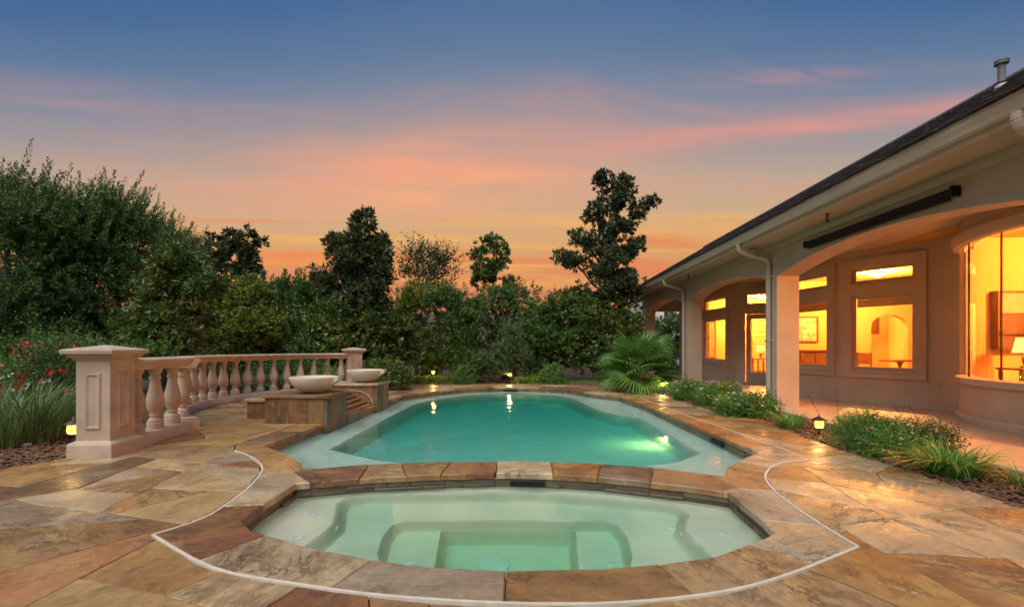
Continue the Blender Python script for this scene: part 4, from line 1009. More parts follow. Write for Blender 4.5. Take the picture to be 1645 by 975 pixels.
# ------------------------------------------------------------------ neighbours and fence
def far_house(label, x0, x1, y0, y1, zt, rz, wmat, wins, roofmat='farroof'):
    t = thing('neighbour_house', label, 'house', ((x0+x1)/2, y0, 0)); ox, oy = (x0+x1)/2, y0
    MB().box(x0-ox, x1-ox, 0, y1-y0, -.05, zt).build('wall', M[wmat], t)
    m = MB(); e = .45; w = x1-x0; d = y1-y0; h = min(w, d)/2
    m.add([(-w/2-e, -e, zt-.05), (w/2+e, -e, zt-.05), (w/2+e, d+e, zt-.05), (-w/2-e, d+e, zt-.05), (-w/2+h, d/2, rz), (w/2-h, d/2, rz)], [(0, 1, 5, 4), (1, 2, 5), (2, 3, 4, 5), (3, 0, 4), (3, 2, 1, 0)])
    r = m.build('roof', M[roofmat], t)
    m = MB(); m.tube([(-w/2+h, d/2, rz+.05), (w/2-h, d/2, rz+.05)], .12, 8); m.build('ridge_cap', M[roofmat], r)
    for (xa, xb, za, zb) in wins:
        wn = MB(); frame_bars(wn, xa-ox, xb-ox, za, zb, .09, -.06, .0, Matrix.Identity(4)); wo = wn.build('window', M['whitewall'], t)
        MB().box(xa-ox+.09, xb-ox-.09, -.03, -.004, za+.09, zb-.09).build('pane', M['darkglass'], wo)
        m = MB(); m.box((xa+xb)/2-ox-.03, (xa+xb)/2-ox+.03, -.055, -.031, za+.09, zb-.09); m.box(xa-ox+.09, xb-ox-.09, -.05, -.032, (za+zb)/2-.03, (za+zb)/2+.03); m.build('glazing_bar', M['whitewall'], wo)
far_house('white two storey neighbour house seen through the farthest porch arch', 9.45, 17, 34, 42, 5.6, 7.2, 'whitewall', [(10.0, 10.85, 3.0, 4.7), (11.35, 12.2, 3.0, 4.7)])
far_house('dark roofed neighbour house with its ridge showing above the left hedge', -21.5, -12.6, 34, 41, 4.9, 6.35, 'farwall', [(-18, -16.8, 2.6, 4.2)])
fen = thing('board_fence', 'tall weathered board fence behind the hedges', 'fence', (0, 21.2, 0))
m = MB(); x = -16.0; rs = random.Random(31)
bd = MB().chbox(-.069, .069, -.011, .011, -.05, 2.7, .006).mesh('board'); bd.materials.append(M['fence'])
k = 0; extra = MB()
while x < 5.6:
    if -8.0 < x < 5.0 and k < 100:
        o = link_mesh('board', bd, None, fen); o.location = (x, 0, rs.uniform(-.02, .02)); k += 1
    else: extra.box(x-.069, x+.069, -.011, .011, -.05, 2.7+rs.uniform(-.02, .02))
    x += .145
o = extra.build('board_run', M['fence'], fen); o['kind'] = 'stuff'
for z in (.4, 1.4, 2.4): MB().box(-16, 5.5, .012, .05, z, z+.09).build('rail', M['fence'], fen)
# ------------------------------------------------------------------ foliage
def unit(a): return a/np.maximum(np.linalg.norm(a, axis=1, keepdims=True), 1e-9)
def rdir(n): return unit(RNG.normal(size=(n, 3)))
def leaf_mesh(name, P, U, L_, W_, mat, parent, fold=.18, side=None, stuff=False):
    n = len(P); U = unit(U); S = rdir(n) if side is None else side
    V_ = unit(np.cross(U, S)); N_ = np.cross(V_, U)
    Lc, Wc = L_[:, None], W_[:, None]
    vs = np.empty((n, 4, 3))
    vs[:, 0] = P; vs[:, 1] = P+U*Lc*.45+V_*Wc*.5+N_*Wc*fold; vs[:, 2] = P+U*Lc; vs[:, 3] = P+U*Lc*.45-V_*Wc*.5+N_*Wc*fold
    me = bpy.data.meshes.new(name); me.vertices.add(4*n); me.vertices.foreach_set('co', vs.reshape(-1).astype(np.float32))
    me.loops.add(4*n); me.loops.foreach_set('vertex_index', np.arange(4*n, dtype=np.int32))
    me.polygons.add(n); me.polygons.foreach_set('loop_start', np.arange(0, 4*n, 4, dtype=np.int32)); me.polygons.foreach_set('loop_total', np.full(n, 4, np.int32))
    me.update(calc_edges=True)
    o = link_mesh(name, me, mat, parent)
    if stuff: o['kind'] = 'stuff'
    return o
def blob_points(blobs, n, surf):
    """n points near the skin of a union of ellipsoids, and outward directions"""
    B = np.array(blobs); w = (B[:, 3]*B[:, 4]*B[:, 5])**(2/3); k = RNG.choice(len(B), n, p=w/w.sum())
    d = rdir(n); r = RNG.uniform(surf, 1.0, n)[:, None]
    # lumpy skin
    lump = 1+.16*np.sin(d[:, :1]*7+k[:, None])*np.cos(d[:, 2:]*6+k[:, None]*2)
    P = B[k, :3]+d*r*lump*B[k, 3:]
    return P, unit(d/B[k, 3:])
def sprays(blobs, n, per, length, leaf, up=.35, surf=.55, spread=.75, jitter=.35, droop=0.0):
    P, D = blob_points(blobs, n, surf)
    D = unit(D+np.array([0, 0, up])+RNG.normal(size=(n, 3))*jitter)
    ln = RNG.uniform(.6, 1.3, n)*length
    t = np.tile(np.linspace(.05, 1, per), n)[:, None]
    Pb, Db, lb = np.repeat(P, per, 0), np.repeat(D, per, 0), np.repeat(ln, per)[:, None]
    Q = Pb+Db*lb*t+np.array([0, 0, -1])*droop*lb*t*t+RNG.normal(size=(n*per, 3))*leaf[0]*.18
    rd = RNG.normal(size=(n*per, 3)); pr = unit(np.cross(Db, rd))
    U = Db*(1-spread*.6)+pr*spread
    sz = RNG.uniform(.7, 1.25, n*per)*(1.05-.35*t[:, 0])
    return Q, U, sz*leaf[0], sz*leaf[1]
def rosettes(blobs, n, leaf, per=8, up=.4, surf=.5):
    P, D = blob_points(blobs, n, surf)
    D = unit(D+np.array([0, 0, up])+RNG.normal(size=(n, 3))*.35)
    a = unit(np.cross(D, rdir(n))); b = np.cross(D, a)
    th = np.tile(np.arange(per)*2.4, n)[:, None]
    Db, ab, bb = (np.repeat(x, per, 0) for x in (D, a, b))
    fr = np.tile(np.linspace(.2, 1, per), n)[:, None]
    U = Db*(.15+.75*fr)+(ab*np.cos(th)+bb*np.sin(th))*(1.05-.6*fr)+RNG.normal(size=(n*per, 3))*.15
    Q = np.repeat(P, per, 0)+Db*fr*leaf[0]*.5
    sz = RNG.uniform(.75, 1.2, n*per)
    return Q, U, sz*leaf[0], sz*leaf[1]
def vblobs(specs, d, depth=1.0):
    """(px, py, rx, ry[, d]) in photo pixels at distance d -> ellipsoids in metres"""
    out = []
    for s in specs:
        dd = s[4] if len(s) > 4 else d; p = at(s[0], s[1], dd); k = dd/F
        out.append((p.x, p.y, p.z, s[2]*k, s[2]*k*depth, s[3]*k))
    return out
def woody(name, label, cat, base, blobs, mk, trunk_r, mat, group=None, thin=False, top=None):
    """tree or shrub: tapered trunk, limbs to every part of the crown, crown of leaves"""
    t = thing(name, label, cat, (base[0], base[1], 0), 0, group); o = Vector((base[0], base[1], 0))
    hi = max(blobs, key=lambda b: b[2]); m = MB(); zt = hi[2]+hi[5]*.55; n = 7; pts, rad = [], []
    for k in range(n+1):
        f = k/n; pts.append((hi[0]-o.x)*f**1.5+.05*math.sin(3*f+base[0])); rad.append(max(.008, trunk_r*(1-.88*f)))
    path = [Vector((pts[k], (hi[1]-o.y)*(k/n)**1.5, -.08+zt*k/n)) for k in range(n+1)]
    m.tube(path, rad, 8)
    for b in blobs:
        f = max(.12, min(.8, (b[2]-b[5]*.7)/zt)); i = int(f*n); s = path[i]; e = Vector((b[0]-o.x, b[1]-o.y, b[2]))
        q = s+(e-s)*.5+Vector((0, 0, -.08*(e-s).length)); r0 = rad[i]*.6
        m.tube([s, q, e], [r0, r0*.7, r0*.35], 6)
        for k in range(7 if thin else 4):
            v = Vector(rdir(1)[0]); v.z = abs(v.z)*.8; g = e+Vector((v.x*b[3], v.y*b[4], v.z*b[5]))*.85
            m.tube([q+(e-q)*random.uniform(.2, 1), (e+g)/2+Vector((0, 0, .03)), g], [r0*.4, r0*.25, .006], 5)
    m.build('trunk', M['bark'], t, 60)
    P, U, l, w = mk(blobs)
    leaf_mesh('crown', P-np.array([o.x, o.y, 0]), U, l, w, M[mat], t)
    return t
def clumped(blobs, k=11, f=.42, rs=None):
    """a crown part is a heap of smaller tufts with gaps between them"""
    out = []
    for b in blobs:
        for i in range(k):
            v = rdir(1)[0]; v[2] = v[2]*.9+.12; q = RNG.uniform(.55, .92); s = RNG.uniform(.7, 1.25)*f
            out.append((b[0]+v[0]*b[3]*q, b[1]+v[1]*b[4]*q, b[2]+v[2]*b[5]*q, b[3]*s, b[4]*s, b[5]*s*.85))
    return out
def cat2(*parts): return tuple(np.concatenate(x) for x in zip(*parts))
def plumes(blobs, n, per, length, leaf):
    """upright leafy shoots leaning one way, wide at the foot and pointed at the tip"""
    P, D = blob_points(blobs, n, .7); P[:, 2] = np.maximum(P[:, 2], np.repeat(min(b[2] for b in blobs), n))
    D = unit(np.array([.35, 0, 1.3])+D*.35+RNG.normal(size=(n, 3))*.14); ln = RNG.uniform(.5, 1.3, n)*length
    t = np.tile(np.linspace(0, 1, per), n)[:, None]; Db = np.repeat(D, per, 0); lb = np.repeat(ln, per)[:, None]
    rd = unit(np.cross(Db, RNG.normal(size=(n*per, 3)))); Q = np.repeat(P, per, 0)+Db*lb*t+rd*(.10*(1-t))*RNG.uniform(0, 1, (n*per, 1))
    sz = RNG.uniform(.8, 1.2, n*per)*(1.15-.45*t[:, 0]); return Q, Db*.8+rd*.6, sz*leaf[0], sz*leaf[1]
def feather(n, per=26, ln=.6, leaf=(.085, .034)):
    def mk(b):
        tops = sorted(b, key=lambda q: -q[2])[:2]
        return cat2(sprays(clumped(b), n, per, ln*.62, leaf, .55, .35), sprays(b, int(n*.12), per, ln, leaf, .5, .2), plumes(tops, int(n*.055), 70, ln*1.35, (leaf[0]*1.05, leaf[1])))
    return mk
def hedge(n, per=18, ln=.36, leaf=(.095, .048), up=.45): return lambda b: cat2(sprays(clumped(b, 12, .4), n, per, ln*.6, leaf, up, .5), sprays(b, int(n*.15), per, ln, leaf, up, .2))
def magn(n, leaf=(.17, .07), surf=.35): return lambda b: cat2(rosettes(clumped(b, 15, .30), int(n*.75), leaf, 9, .5, surf), rosettes(b, int(n*.35), leaf, 9, .6, .25))

def magn_open(n, leaf, k=14, f=.27): return lambda b: cat2(rosettes(clumped(b, k, f), n, leaf, 9, .5, .2), rosettes(b, int(n*.10), leaf, 9, .6, .3))
G_LEFT = 'feathery dark trees behind the balustrade'
woody('feathery_tree', 'tallest feathery dark green tree behind the tall grass', 'tree', at(10, 640, 11.0)[:2], vblobs([(10, 345, 62, 60), (45, 385, 60, 62), (0, 440, 85, 75), (60, 480, 70, 70), (0, 530, 90, 62), (70, 560, 60, 45)], 11.2), feather(2100), .15, 'leaf_feather', G_LEFT)
woody('feathery_tree', 'feathery dark green tree between the tallest tree and the slanting plumed one', 'tree', at(120, 640, 11.8)[:2], vblobs([(112, 360, 46, 50), (135, 400, 52, 60), (120, 460, 68, 70), (130, 540, 62, 55), (80, 420, 50, 50)], 12.0), feather(1700), .13, 'leaf_feather', G_LEFT)
woody('feathery_tree', 'feathery dark green tree with slanting plumes beside the yellow tipped shrub', 'tree', at(195, 640, 12.4)[:2], vblobs([(180, 350, 34, 45), (205, 380, 32, 50), (190, 450, 55, 70), (200, 530, 55, 55), (160, 560, 60, 45)], 12.6), feather(1500), .12, 'leaf_feather', G_LEFT)
woody('feathery_tree', 'small pale feathery tree rising behind the yellow tipped shrub', 'tree', at(262, 640, 15.5)[:2], vblobs([(262, 388, 26, 38), (285, 415, 36, 38), (255, 450, 40, 50), (300, 420, 26, 40)], 15.5), feather(800), .10, 'leaf_feather', G_LEFT)
woody('broadleaf_shrub', 'yellow tipped broadleaf shrub in front of the feathery trees', 'shrub', at(275, 625, 10.4)[:2], vblobs([(288, 432, 45, 36), (320, 462, 32, 30), (262, 470, 38, 40), (275, 515, 60, 38), (235, 545, 42, 36), (290, 555, 55, 30), (212, 520, 22, 26)], 10.4), magn(1500, (.15, .045), .45), .07, 'leaf_magnolia_y')
woody('magnolia_tree', 'far dark magnolia crown above the yellow green shrub', 'tree', at(378, 620, 25)[:2], vblobs([(392, 392, 30, 22), (350, 402, 22, 24), (380, 420, 42, 26), (398, 446, 28, 22), (345, 432, 22, 20)], 25), magn_open(620, (.26, .11)), .14, 'leaf_magnolia')
G_H = 'hedge shrubs across the back of the garden'
woody('hedge_shrub', 'yellow green rounded shrub behind the middle of the balustrade', 'shrub', at(372, 612, 13.2)[:2], vblobs([(352, 490, 42, 36), (392, 480, 36, 32), (368, 535, 60, 50), (412, 535, 34, 46)], 13.2), hedge(1900), .08, 'leaf_yellow', G_H)
woody('hedge_shrub', 'light green feathery shrub under the dark roof ridge', 'shrub', at(466, 612, 16.2)[:2], vblobs([(448, 482, 34, 28), (490, 482, 36, 28), (420, 500, 30, 40), (468, 530, 56, 50), (520, 520, 40, 50), (440, 565, 45, 36)], 16.2), feather(1600, 18, .42, (.10, .045)), .08, 'leaf_hedge', G_H)
woody('magnolia_tree', 'conical dark magnolia tree rising behind the stone bowls', 'tree', at(575, 612, 14.2)[:2], vblobs([(584, 366, 20, 22), (545, 398, 22, 24), (606, 404, 24, 22), (575, 395, 26, 22), (572, 425, 42, 28), (605, 440, 30, 26), (550, 456, 44, 26), (590, 480, 50, 30)], 14.2), magn_open(1150, (.20, .075), 13, .32), .10, 'leaf_magnolia')
woody('broadleaf_shrub', 'broad grey green magnolia shrub behind the far end pedestal', 'shrub', at(565, 612, 14.1)[:2], vblobs([(545, 510, 50, 34), (598, 520, 44, 34), (515, 545, 36, 36), (560, 555, 62, 38), (632, 540, 36, 36), (610, 575, 40, 28)], 14.1), magn(1500, (.16, .065), .5), .08, 'leaf_magnolia_y')
woody('reddish_shrub', 'dark shrub with rust coloured tips beside the wooden fence gap', 'shrub', at(655, 612, 14.6)[:2], vblobs([(650, 530, 22, 26), (652, 565, 26, 28)], 14.6), magn(300, (.14, .06), .4), .05, 'leaf_reddish')
woody('slender_tree', 'far sparse small leaved tree with several upright tops', 'tree', at(688, 612, 25)[:2], vblobs([(668, 412, 18, 18), (690, 420, 26, 24), (716, 425, 18, 22), (655, 440, 20, 18), (700, 448, 30, 18)], 25), lambda b: sprays(b, 420, 10, .8, (.17, .085), .9, .2, .8, .3), .10, 'leaf_magnolia', None, True)
woody('slender_tree', 'far sparse tree with an open rounded top above the hedge', 'tree', at(792, 612, 25)[:2], vblobs([(792, 394, 20, 16), (768, 410, 16, 18), (806, 418, 16, 20), (782, 436, 24, 16), (815, 456, 16, 14), (772, 452, 16, 14)], 25), magn_open(330, (.22, .10)), .11, 'leaf_hedge', None, True)
for lab, px, d, bl, mt in (
    ('dark green hedge shrub left of the tall hedge shrub, behind the golden ground cover', 668, 17.6, [(650, 500, 26, 34), (684, 484, 34, 30), (664, 540, 40, 44), (690, 578, 36, 26)], 'leaf_yellow'),
    ('bright green hedge shrub standing tallest in the row behind the pool', 738, 16.3, [(716, 486, 30, 26), (752, 496, 32, 28), (735, 535, 44, 42), (742, 578, 44, 26)], 'leaf_hedge'),
    ('green hedge shrub directly behind the reddish young tree', 808, 17.8, [(790, 492, 30, 26), (830, 484, 30, 26), (808, 540, 46, 44), (838, 575, 40, 30)], 'leaf_feather'),
    ('dark hedge shrub between the reddish young tree and the tall magnolia', 876, 16.2, [(862, 512, 26, 28), (894, 500, 26, 28), (874, 552, 36, 40), (905, 565, 32, 34)], 'leaf_hedge')):
    woody('hedge_shrub', lab, 'shrub', at(px, 612, d)[:2], vblobs(bl, d), hedge(1500), .08, mt, G_H)
woody('young_tree', 'small reddish green young tree in front of the hedge', 'tree', at(822, 612, 15.3)[:2], vblobs([(820, 535, 15, 20), (812, 562, 22, 20), (832, 575, 22, 18), (800, 585, 18, 14)], 15.3), hedge(600, 12, .26, (.075, .036)), .04, 'leaf_reddish')
woody('magnolia_tree', 'tall open crowned magnolia tree beside the porch end', 'tree', at(978, 612, 16.4)[:2], vblobs([(968, 292, 18, 16), (1000, 296, 20, 16), (985, 325, 34, 20), (1046, 326, 16, 9), (1020, 345, 18, 16), (955, 345, 18, 15), (985, 365, 34, 24), (936, 385, 20, 16), (960, 402, 26, 18), (905, 415, 22, 11), (1005, 395, 34, 22), (928, 425, 22, 10), (985, 430, 46, 26), (965, 465, 48, 30), (1010, 470, 30, 36)], 16.4), magn_open(1650, (.165, .068)), .14, 'leaf_magnolia', None, True)
woody('broadleaf_shrub', 'tall dark broadleaf shrub massed around the foot of the tall magnolia', 'shrub', at(955, 612, 16.0)[:2], vblobs([(925, 510, 36, 36), (965, 515, 45, 42), (1005, 525, 34, 44), (930, 560, 44, 40), (975, 570, 50, 36)], 16.2), magn(1900, (.13, .055), .55), .08, 'leaf_magnolia_y')
woody('hedge_shrub', 'green shrub filling the view through the farthest porch arch', 'shrub', at(1078, 600, 23)[:2], vblobs([(1060, 535, 26, 22), (1090, 525, 26, 20), (1075, 565, 40, 34)], 23), hedge(1000, 16, .4, (.13, .06)), .08, 'leaf_hedge', G_H)
woody('hedge_shrub', 'dark understorey shrub in the shade behind the far end of the balustrade', 'shrub', at(470, 612, 14.0)[:2], vblobs([(440, 575, 40, 26), (500, 575, 40, 26), (385, 575, 45, 26)], 13.6), hedge(1100), .06, 'leaf_hedge', G_H)
woody('hedge_shrub', 'dark understorey shrub below the feathery trees behind the pedestal', 'shrub', at(180, 625, 9.8)[:2], vblobs([(150, 572, 60, 28), (240, 580, 60, 24), (60, 570, 60, 32)], 9.8), hedge(1500, 18, .3, (.075, .036)), .06, 'leaf_hedge', G_H)
# far wood closing the horizon between the gardens
far = [(at(px, 520, 46).x, at(px, 520, 46).y, 1.6, 2.6, 2.0, 2.3+.5*math.sin(px*.05)) for px in range(-420, 1150, 34)]
P, U, l, w = sprays(far, 5200, 9, .8, (.38, .22), .5, .5)
tag(leaf_mesh('far_wood', P, U, l, w, M['leaf_hedge'], None), 'low line of distant trees beyond the fence', 'trees', kind='stuff')

# clipped balls and small plants
def ball(px, py, d, r, label, n=900):
    p = at(px, py, d); t = thing('boxwood_ball', label, 'shrub', (p.x, p.y, 0), 0, 'clipped boxwood balls at the far pool edge')
    P, U, l, w = sprays([(0, 0, p.z, r*1.05, r*1.05, r)], n, 6, .05, (.045, .028), .25, .86)
    leaf_mesh('crown', P, U, l, w, M['leaf_box'], t); MB().tube([(0, 0, -.06), (.01, 0, p.z*.6), (0, .01, p.z)], [.03, .025, .01], 6).build('trunk', M['bark'], t)
ball(748, 603, 15.2, .34, 'clipped boxwood ball beside the golden ground cover and the bushy shrub'); ball(887, 603, 15.2, .36, 'clipped boxwood ball at the end of the low edging near the lawn')
woody('bushy_shrub', 'bushy dark green shrub with reddish tips between the boxwood balls', 'shrub', at(785, 612, 15.4)[:2], vblobs([(780, 585, 26, 20), (762, 592, 16, 14), (798, 592, 16, 14)], 15.4), hedge(650, 12, .22, (.07, .035)), .04, 'leaf_reddish')
def strip(px0, px1, py, d, label, n, mat='gold', h=.16):
    a, b = at(px0, py, d), at(px1, py, d); k = 10
    bl = [(a.x+(b.x-a.x)*(i+.5)/k, a.y+(b.y-a.y)*(i+.5)/k, h*.45, abs(b.x-a.x)/k*.8, .22, h*.6) for i in range(k)]
    P, U, l, w = sprays(bl, n, 6, .10, (.05, .03), .8, .3); tag(leaf_mesh('ground_cover', P, U, l, w, M[mat], None), label, 'ground cover', kind='stuff')
strip(640, 728, 608, 15.6, 'low golden ground cover left of the boxwood ball', 900)
strip(826, 872, 610, 15.3, 'low golden ground cover between the bushy shrub and the boxwood ball', 500)
def blades(name, n, r, h, w, lean, curl, mat, parent, off=(0, 0)):
    """arching blades, each a tapered strip of five segments"""
    a = RNG.uniform(0, 2*np.pi, n); rr_ = r*np.sqrt(RNG.uniform(0, 1, n)); hh = h*RNG.uniform(.55, 1.1, n); ln = lean*RNG.uniform(.2, 1.2, n); cu = curl*RNG.uniform(.3, 1.3, n); ww = w*RNG.uniform(.7, 1.3, n)
    az = a+RNG.normal(0, .6, n); dx, dy = np.cos(az), np.sin(az); sx, sy = -dy, dx; K = 6; vs = np.empty((n, 2*K, 3))
    for k in range(K):
        t = k/(K-1); out = hh*(ln*t+cu*t**3); z = hh*(t-.55*cu*t**3)
        cx, cy_ = off[0]+rr_*np.cos(a)+dx*out, off[1]+rr_*np.sin(a)+dy*out; q = ww*(1-t**2)*.5+.0006
        vs[:, 2*k] = np.stack([cx-sx*q, cy_-sy*q, z-.03], 1); vs[:, 2*k+1] = np.stack([cx+sx*q, cy_+sy*q, z-.03], 1)
    f = np.array([[2*k, 2*k+1, 2*k+3, 2*k+2] for k in range(K-1)]); fs = (f[None]+(np.arange(n)*2*K)[:, None, None]).reshape(-1)
    me = bpy.data.meshes.new(name); me.vertices.add(2*K*n); me.vertices.foreach_set('co', vs.reshape(-1).astype(np.float32)); nf = n*(K-1)
    me.loops.add(4*nf); me.loops.foreach_set('vertex_index', fs.astype(np.int32)); me.polygons.add(nf); me.polygons.foreach_set('loop_start', np.arange(0, 4*nf, 4, dtype=np.int32)); me.polygons.foreach_set('loop_total', np.full(nf, 4, np.int32)); me.update(calc_edges=True)
    return link_mesh(name, me, mat, parent)
def petals(parent, pts, mat, size=.03, per=7):
    C = np.repeat(np.array(pts), per, 0); U = rdir(len(C)); U[:, 2] = np.abs(U[:, 2])*.6
    leaf_mesh('blossom', C+RNG.normal(size=C.shape)*size*.25, U, np.full(len(C), size), np.full(len(C), size*.7), mat, parent)
def grass_clump(loc, label, n, r, h, w=.012, lean=.35, curl=.55, group=None, white=0, mat='grass'):
    t = thing('grass_clump', label, 'plant', (loc[0], loc[1], 0), 0, group); blades('blades', n, r, h, w, lean, curl, M[mat], t)
    if white: petals(t, [(random.uniform(-r, r)*1.6, random.uniform(-r, r)*1.6, h*random.uniform(.4, .8)) for _ in range(white)], M['flower_white'], .035)
def flower_shrub(loc, label, bl, n, leafc, flowers, fmat, fsize, leafmat='leaf_hedge', name='flowering_shrub', ln=.14, per=10):
    t = thing(name, label, 'plant', (loc[0], loc[1], 0))
    P, U, l, w = sprays(bl, n, per, ln, leafc, .6, .35); leaf_mesh('foliage', P, U, l, w, M[leafmat], t)
    m = MB()
    for b in bl:
        for k in range(5): m.tube([(random.uniform(-.05, .05), random.uniform(-.05, .05), -.05), (b[0]*.5+random.uniform(-.1, .1), b[1]*.5+random.uniform(-.1, .1), b[2]*.6), (b[0]+random.uniform(-.5, .5)*b[3], b[1]+random.uniform(-.5, .5)*b[4], b[2]+b[5]*.6)], [.012, .009, .003], 5)
    m.build('stem', M['bark'], t)
    if flowers:
        Q, D = blob_points(bl, flowers, .95); Q = Q+D*ln*.7; k = Q[:, 2] > .1; petals(t, Q[k], M[fmat], fsize, 9)
p = gp(38, 712); grass_clump((p.x-.05, p.y+.1), 'tall strappy green grass clump left of the tall pedestal', 430, .30, 1.08, .0105, .42, .55, None, 9, 'tallgrass')
p = gp(-25, 722); grass_clump((p.x, p.y+.1), 'shorter strappy grass clump on the far side of the tall grass from the pedestal', 240, .28, .95, .0105, .4, .5, None, 4, 'tallgrass')
for o_ in [o for o in COL.objects if o.name.startswith('grass_clump')]: o_['group'] = 'tall grass beside the pedestal'
p = cam_pt(95, 6.9); flower_shrub(p, 'airy shrub with red flower clusters behind the tall pedestal', [(0, 0, .98, .45, .4, .36), (-.4, .1, .75, .42, .35, .36), (.32, .15, .85, .35, .3, .36), (-.1, 0, .4, .6, .4, .36)], 1300, (.05, .02), 85, 'flower_red', .055, 'leaf_hedge', 'flowering_shrub', .16, 12)
p = cam_pt(325, 10.2); flower_shrub(p, 'low shrub with a few red flowers behind the curved balustrade', [(0, 0, .75, .5, .35, .38), (-.5, .1, .5, .5, .3, .4)], 500, (.05, .022), 22, 'flower_red', .05, 'leaf_hedge', 'flowering_shrub')
p = cam_pt(20, 8.6); flower_shrub(p, 'low light green hedge plant behind the tall grass', [(0, 0, .55, 1.0, .4, .42), (-1.2, .2, .5, .8, .4, .42)], 900, (.05, .026), 0, 'flower_red', .03, 'leaf_box', 'low_hedge')
p = cam_pt(455, 12.2); flower_shrub(p, 'low light green hedge plant seen between the balusters', [(0, 0, .45, 1.3, .4, .5), (-1.6, -.6, .45, .9, .4, .5)], 1300, (.055, .028), 0, 'flower_red', .03, 'leaf_box', 'low_hedge')
for k, px in enumerate((482, 505, 528)):
    p = cam_pt(px, 12.6+.1*k); grass_clump((p.x, p.y), 'spiky green strap leaf plant standing behind the far balusters', 80, .12, 1.0, .022, .3, .25, 'strap leaf plants behind the balusters')
p = cam_pt(615, 12.9); flower_shrub(p, 'leafy low shrub right of the far end pedestal', [(0, 0, .45, .55, .4, .42), (.45, .1, .3, .3, .3, .3)], 700, (.08, .035), 0, 'flower_red', .03, 'leaf_magnolia_y', 'low_shrub', .16)
p = cam_pt(855, 15.6); grass_clump((p.x, p.y), 'small bright green plant behind the low edging at the far pool edge', 120, .15, .5, .02, .4, .5)
# lawn strip by the palm
q = [gp(905, 611.5), gp(965, 614), gp(960, 608), gp(905, 607)]
n = 2600; fx = RNG.uniform(0, 1, (n, 2)); a0, b0 = np.array([.8, 15.4]), np.array([2.5, 16.6]); PP = np.column_stack([a0[0]+(b0[0]-a0[0])*fx[:, 0], a0[1]+(b0[1]-a0[1])*fx[:, 1], np.full(n, -.03)])
UU = RNG.normal(size=(n, 3))*.35+np.array([0, 0, 1]); tag(leaf_mesh('lawn_grass', PP, UU, RNG.uniform(.06, .11, n), np.full(n, .02), M['lawn'], None), 'short green lawn grass between the boxwood ball and the palm', 'grass', kind='stuff')
tag(MB().box(.8, 2.5, 15.3, 16.7, -.06, -.018).build('lawn', M['soil']), kind='structure')

# fan palm: every frond a part
def frond_mesh():
    m = MB(); K = 26
    m.tube([(0, 0, 0), (.25, 0, .03), (.52, 0, .0)], [.012, .009, .006], 5)
    for k in range(K):
        a = R(-115+230*k/(K-1)); L_ = .62*(.72+.28*math.cos(a*.75)); dx, dy = math.cos(a), math.sin(a); sx, sy = -dy, dx; w = .022
        z = .03 if k % 2 else .0
        pts = []
        for t, ww in ((0, .35), (.45, 1.0), (.8, .55), (1, .03)):
            cx, cy_ = .52+dx*L_*t, dy*L_*t; zz = .02+.10*t-.26*t**2.4
            pts += [(cx-sx*w*ww, cy_-sy*w*ww, zz), (cx, cy_, zz-.012*ww), (cx+sx*w*ww, cy_+sy*w*ww, zz)]
        fs = []
        for i in range(3):
            for j in (0, 1): fs.append((3*i+j, 3*i+j+1, 3*i+j+4, 3*i+j+3))
        m.add(pts, fs)
    me = m.mesh('frond'); me.materials.append(M['palm']); return me
fm = frond_mesh()
p = cam_pt(1027, 12.6); palm = thing('fan_palm', 'bushy green fan palm with spiky fronds beside the porch column', 'palm', (p.x, p.y, 0))
MB().tube([(0, 0, -.08), (.02, 0, .25), (0, .02, .5)], [.13, .12, .09], 10).build('trunk', M['bark'], palm, 50)
rs = random.Random(12)
for k in range(40):
    el = R(-18+88*((k+.5)/40)**1.15); az = k*2.39996+rs.uniform(-.2, .2); o = link_mesh('frond', fm, None, palm)
    o.location = (0, 0, .38+.2*(k/40)); s = rs.uniform(.95, 1.22); o.scale = (s, s, s)
    o.rotation_euler = (rs.uniform(-.5, .5), -el, az)

# bed along the porch
G_B = 'plants in the bed along the porch'
def bedp(px, py): v = gp(px, py); return v
p = cam_pt(1105, 10.5); flower_shrub(p, 'low plant with white flowers beside the far porch column', [(0, 0, .18, .36, .34, .2)], 520, (.05, .022), 26, 'flower_white', .028, 'leaf_box')
p = cam_pt(1134, 9.6); grass_clump(p, 'grassy tuft between the far column and the white flowered mound', 240, .22, .46, .013, .5, .7)
p = cam_pt(1160, 9.55); flower_shrub(p, 'rounded green mound with white flowers in front of the door', [(0, 0, .2, .38, .36, .22)], 560, (.05, .022), 34, 'flower_white', .028, 'leaf_box')
p = cam_pt(1180, 8.45); grass_clump(p, 'larger grassy tuft in front of the door', 320, .24, .46, .013, .55, .7)
p = cam_pt(1214, 8.0); flower_shrub(p, 'spreading mound with white flowers at the foot of the near column', [(0, 0, .17, .36, .3, .2), (-.32, .1, .14, .28, .26, .17)], 760, (.045, .02), 42, 'flower_white', .026, 'leaf_box')
p = cam_pt(1270, 6.85); grass_clump(p, 'small arching grass tuft left of the lit path light', 230, .13, .36, .011, .5, .75)
p = cam_pt(1388, 5.5); flower_shrub(p, 'bushy rosemary mound right of the lit path light', [(-.02, 0, .18, .33, .28, .2), (.16, -.08, .15, .24, .22, .17)], 2100, (.030, .007), 0, 'flower_white', .02, 'leaf_box', 'rosemary_bush', .15, 14)
p = cam_pt(1428, 5.0); flower_shrub(p, 'low plant with mauve flowers between the rosemary and the big grass clump', [(0, 0, .11, .27, .2, .13), (.25, .22, .13, .26, .22, .15)], 760, (.034, .018), 40, 'flower_pink', .022, 'leaf_box')
p = cam_pt(1490, 5.2); flower_shrub(p, 'low reddish plant behind the big grass clump', [(0, 0, .15, .26, .2, .16)], 380, (.035, .018), 16, 'flower_pink', .02, 'leaf_reddish')
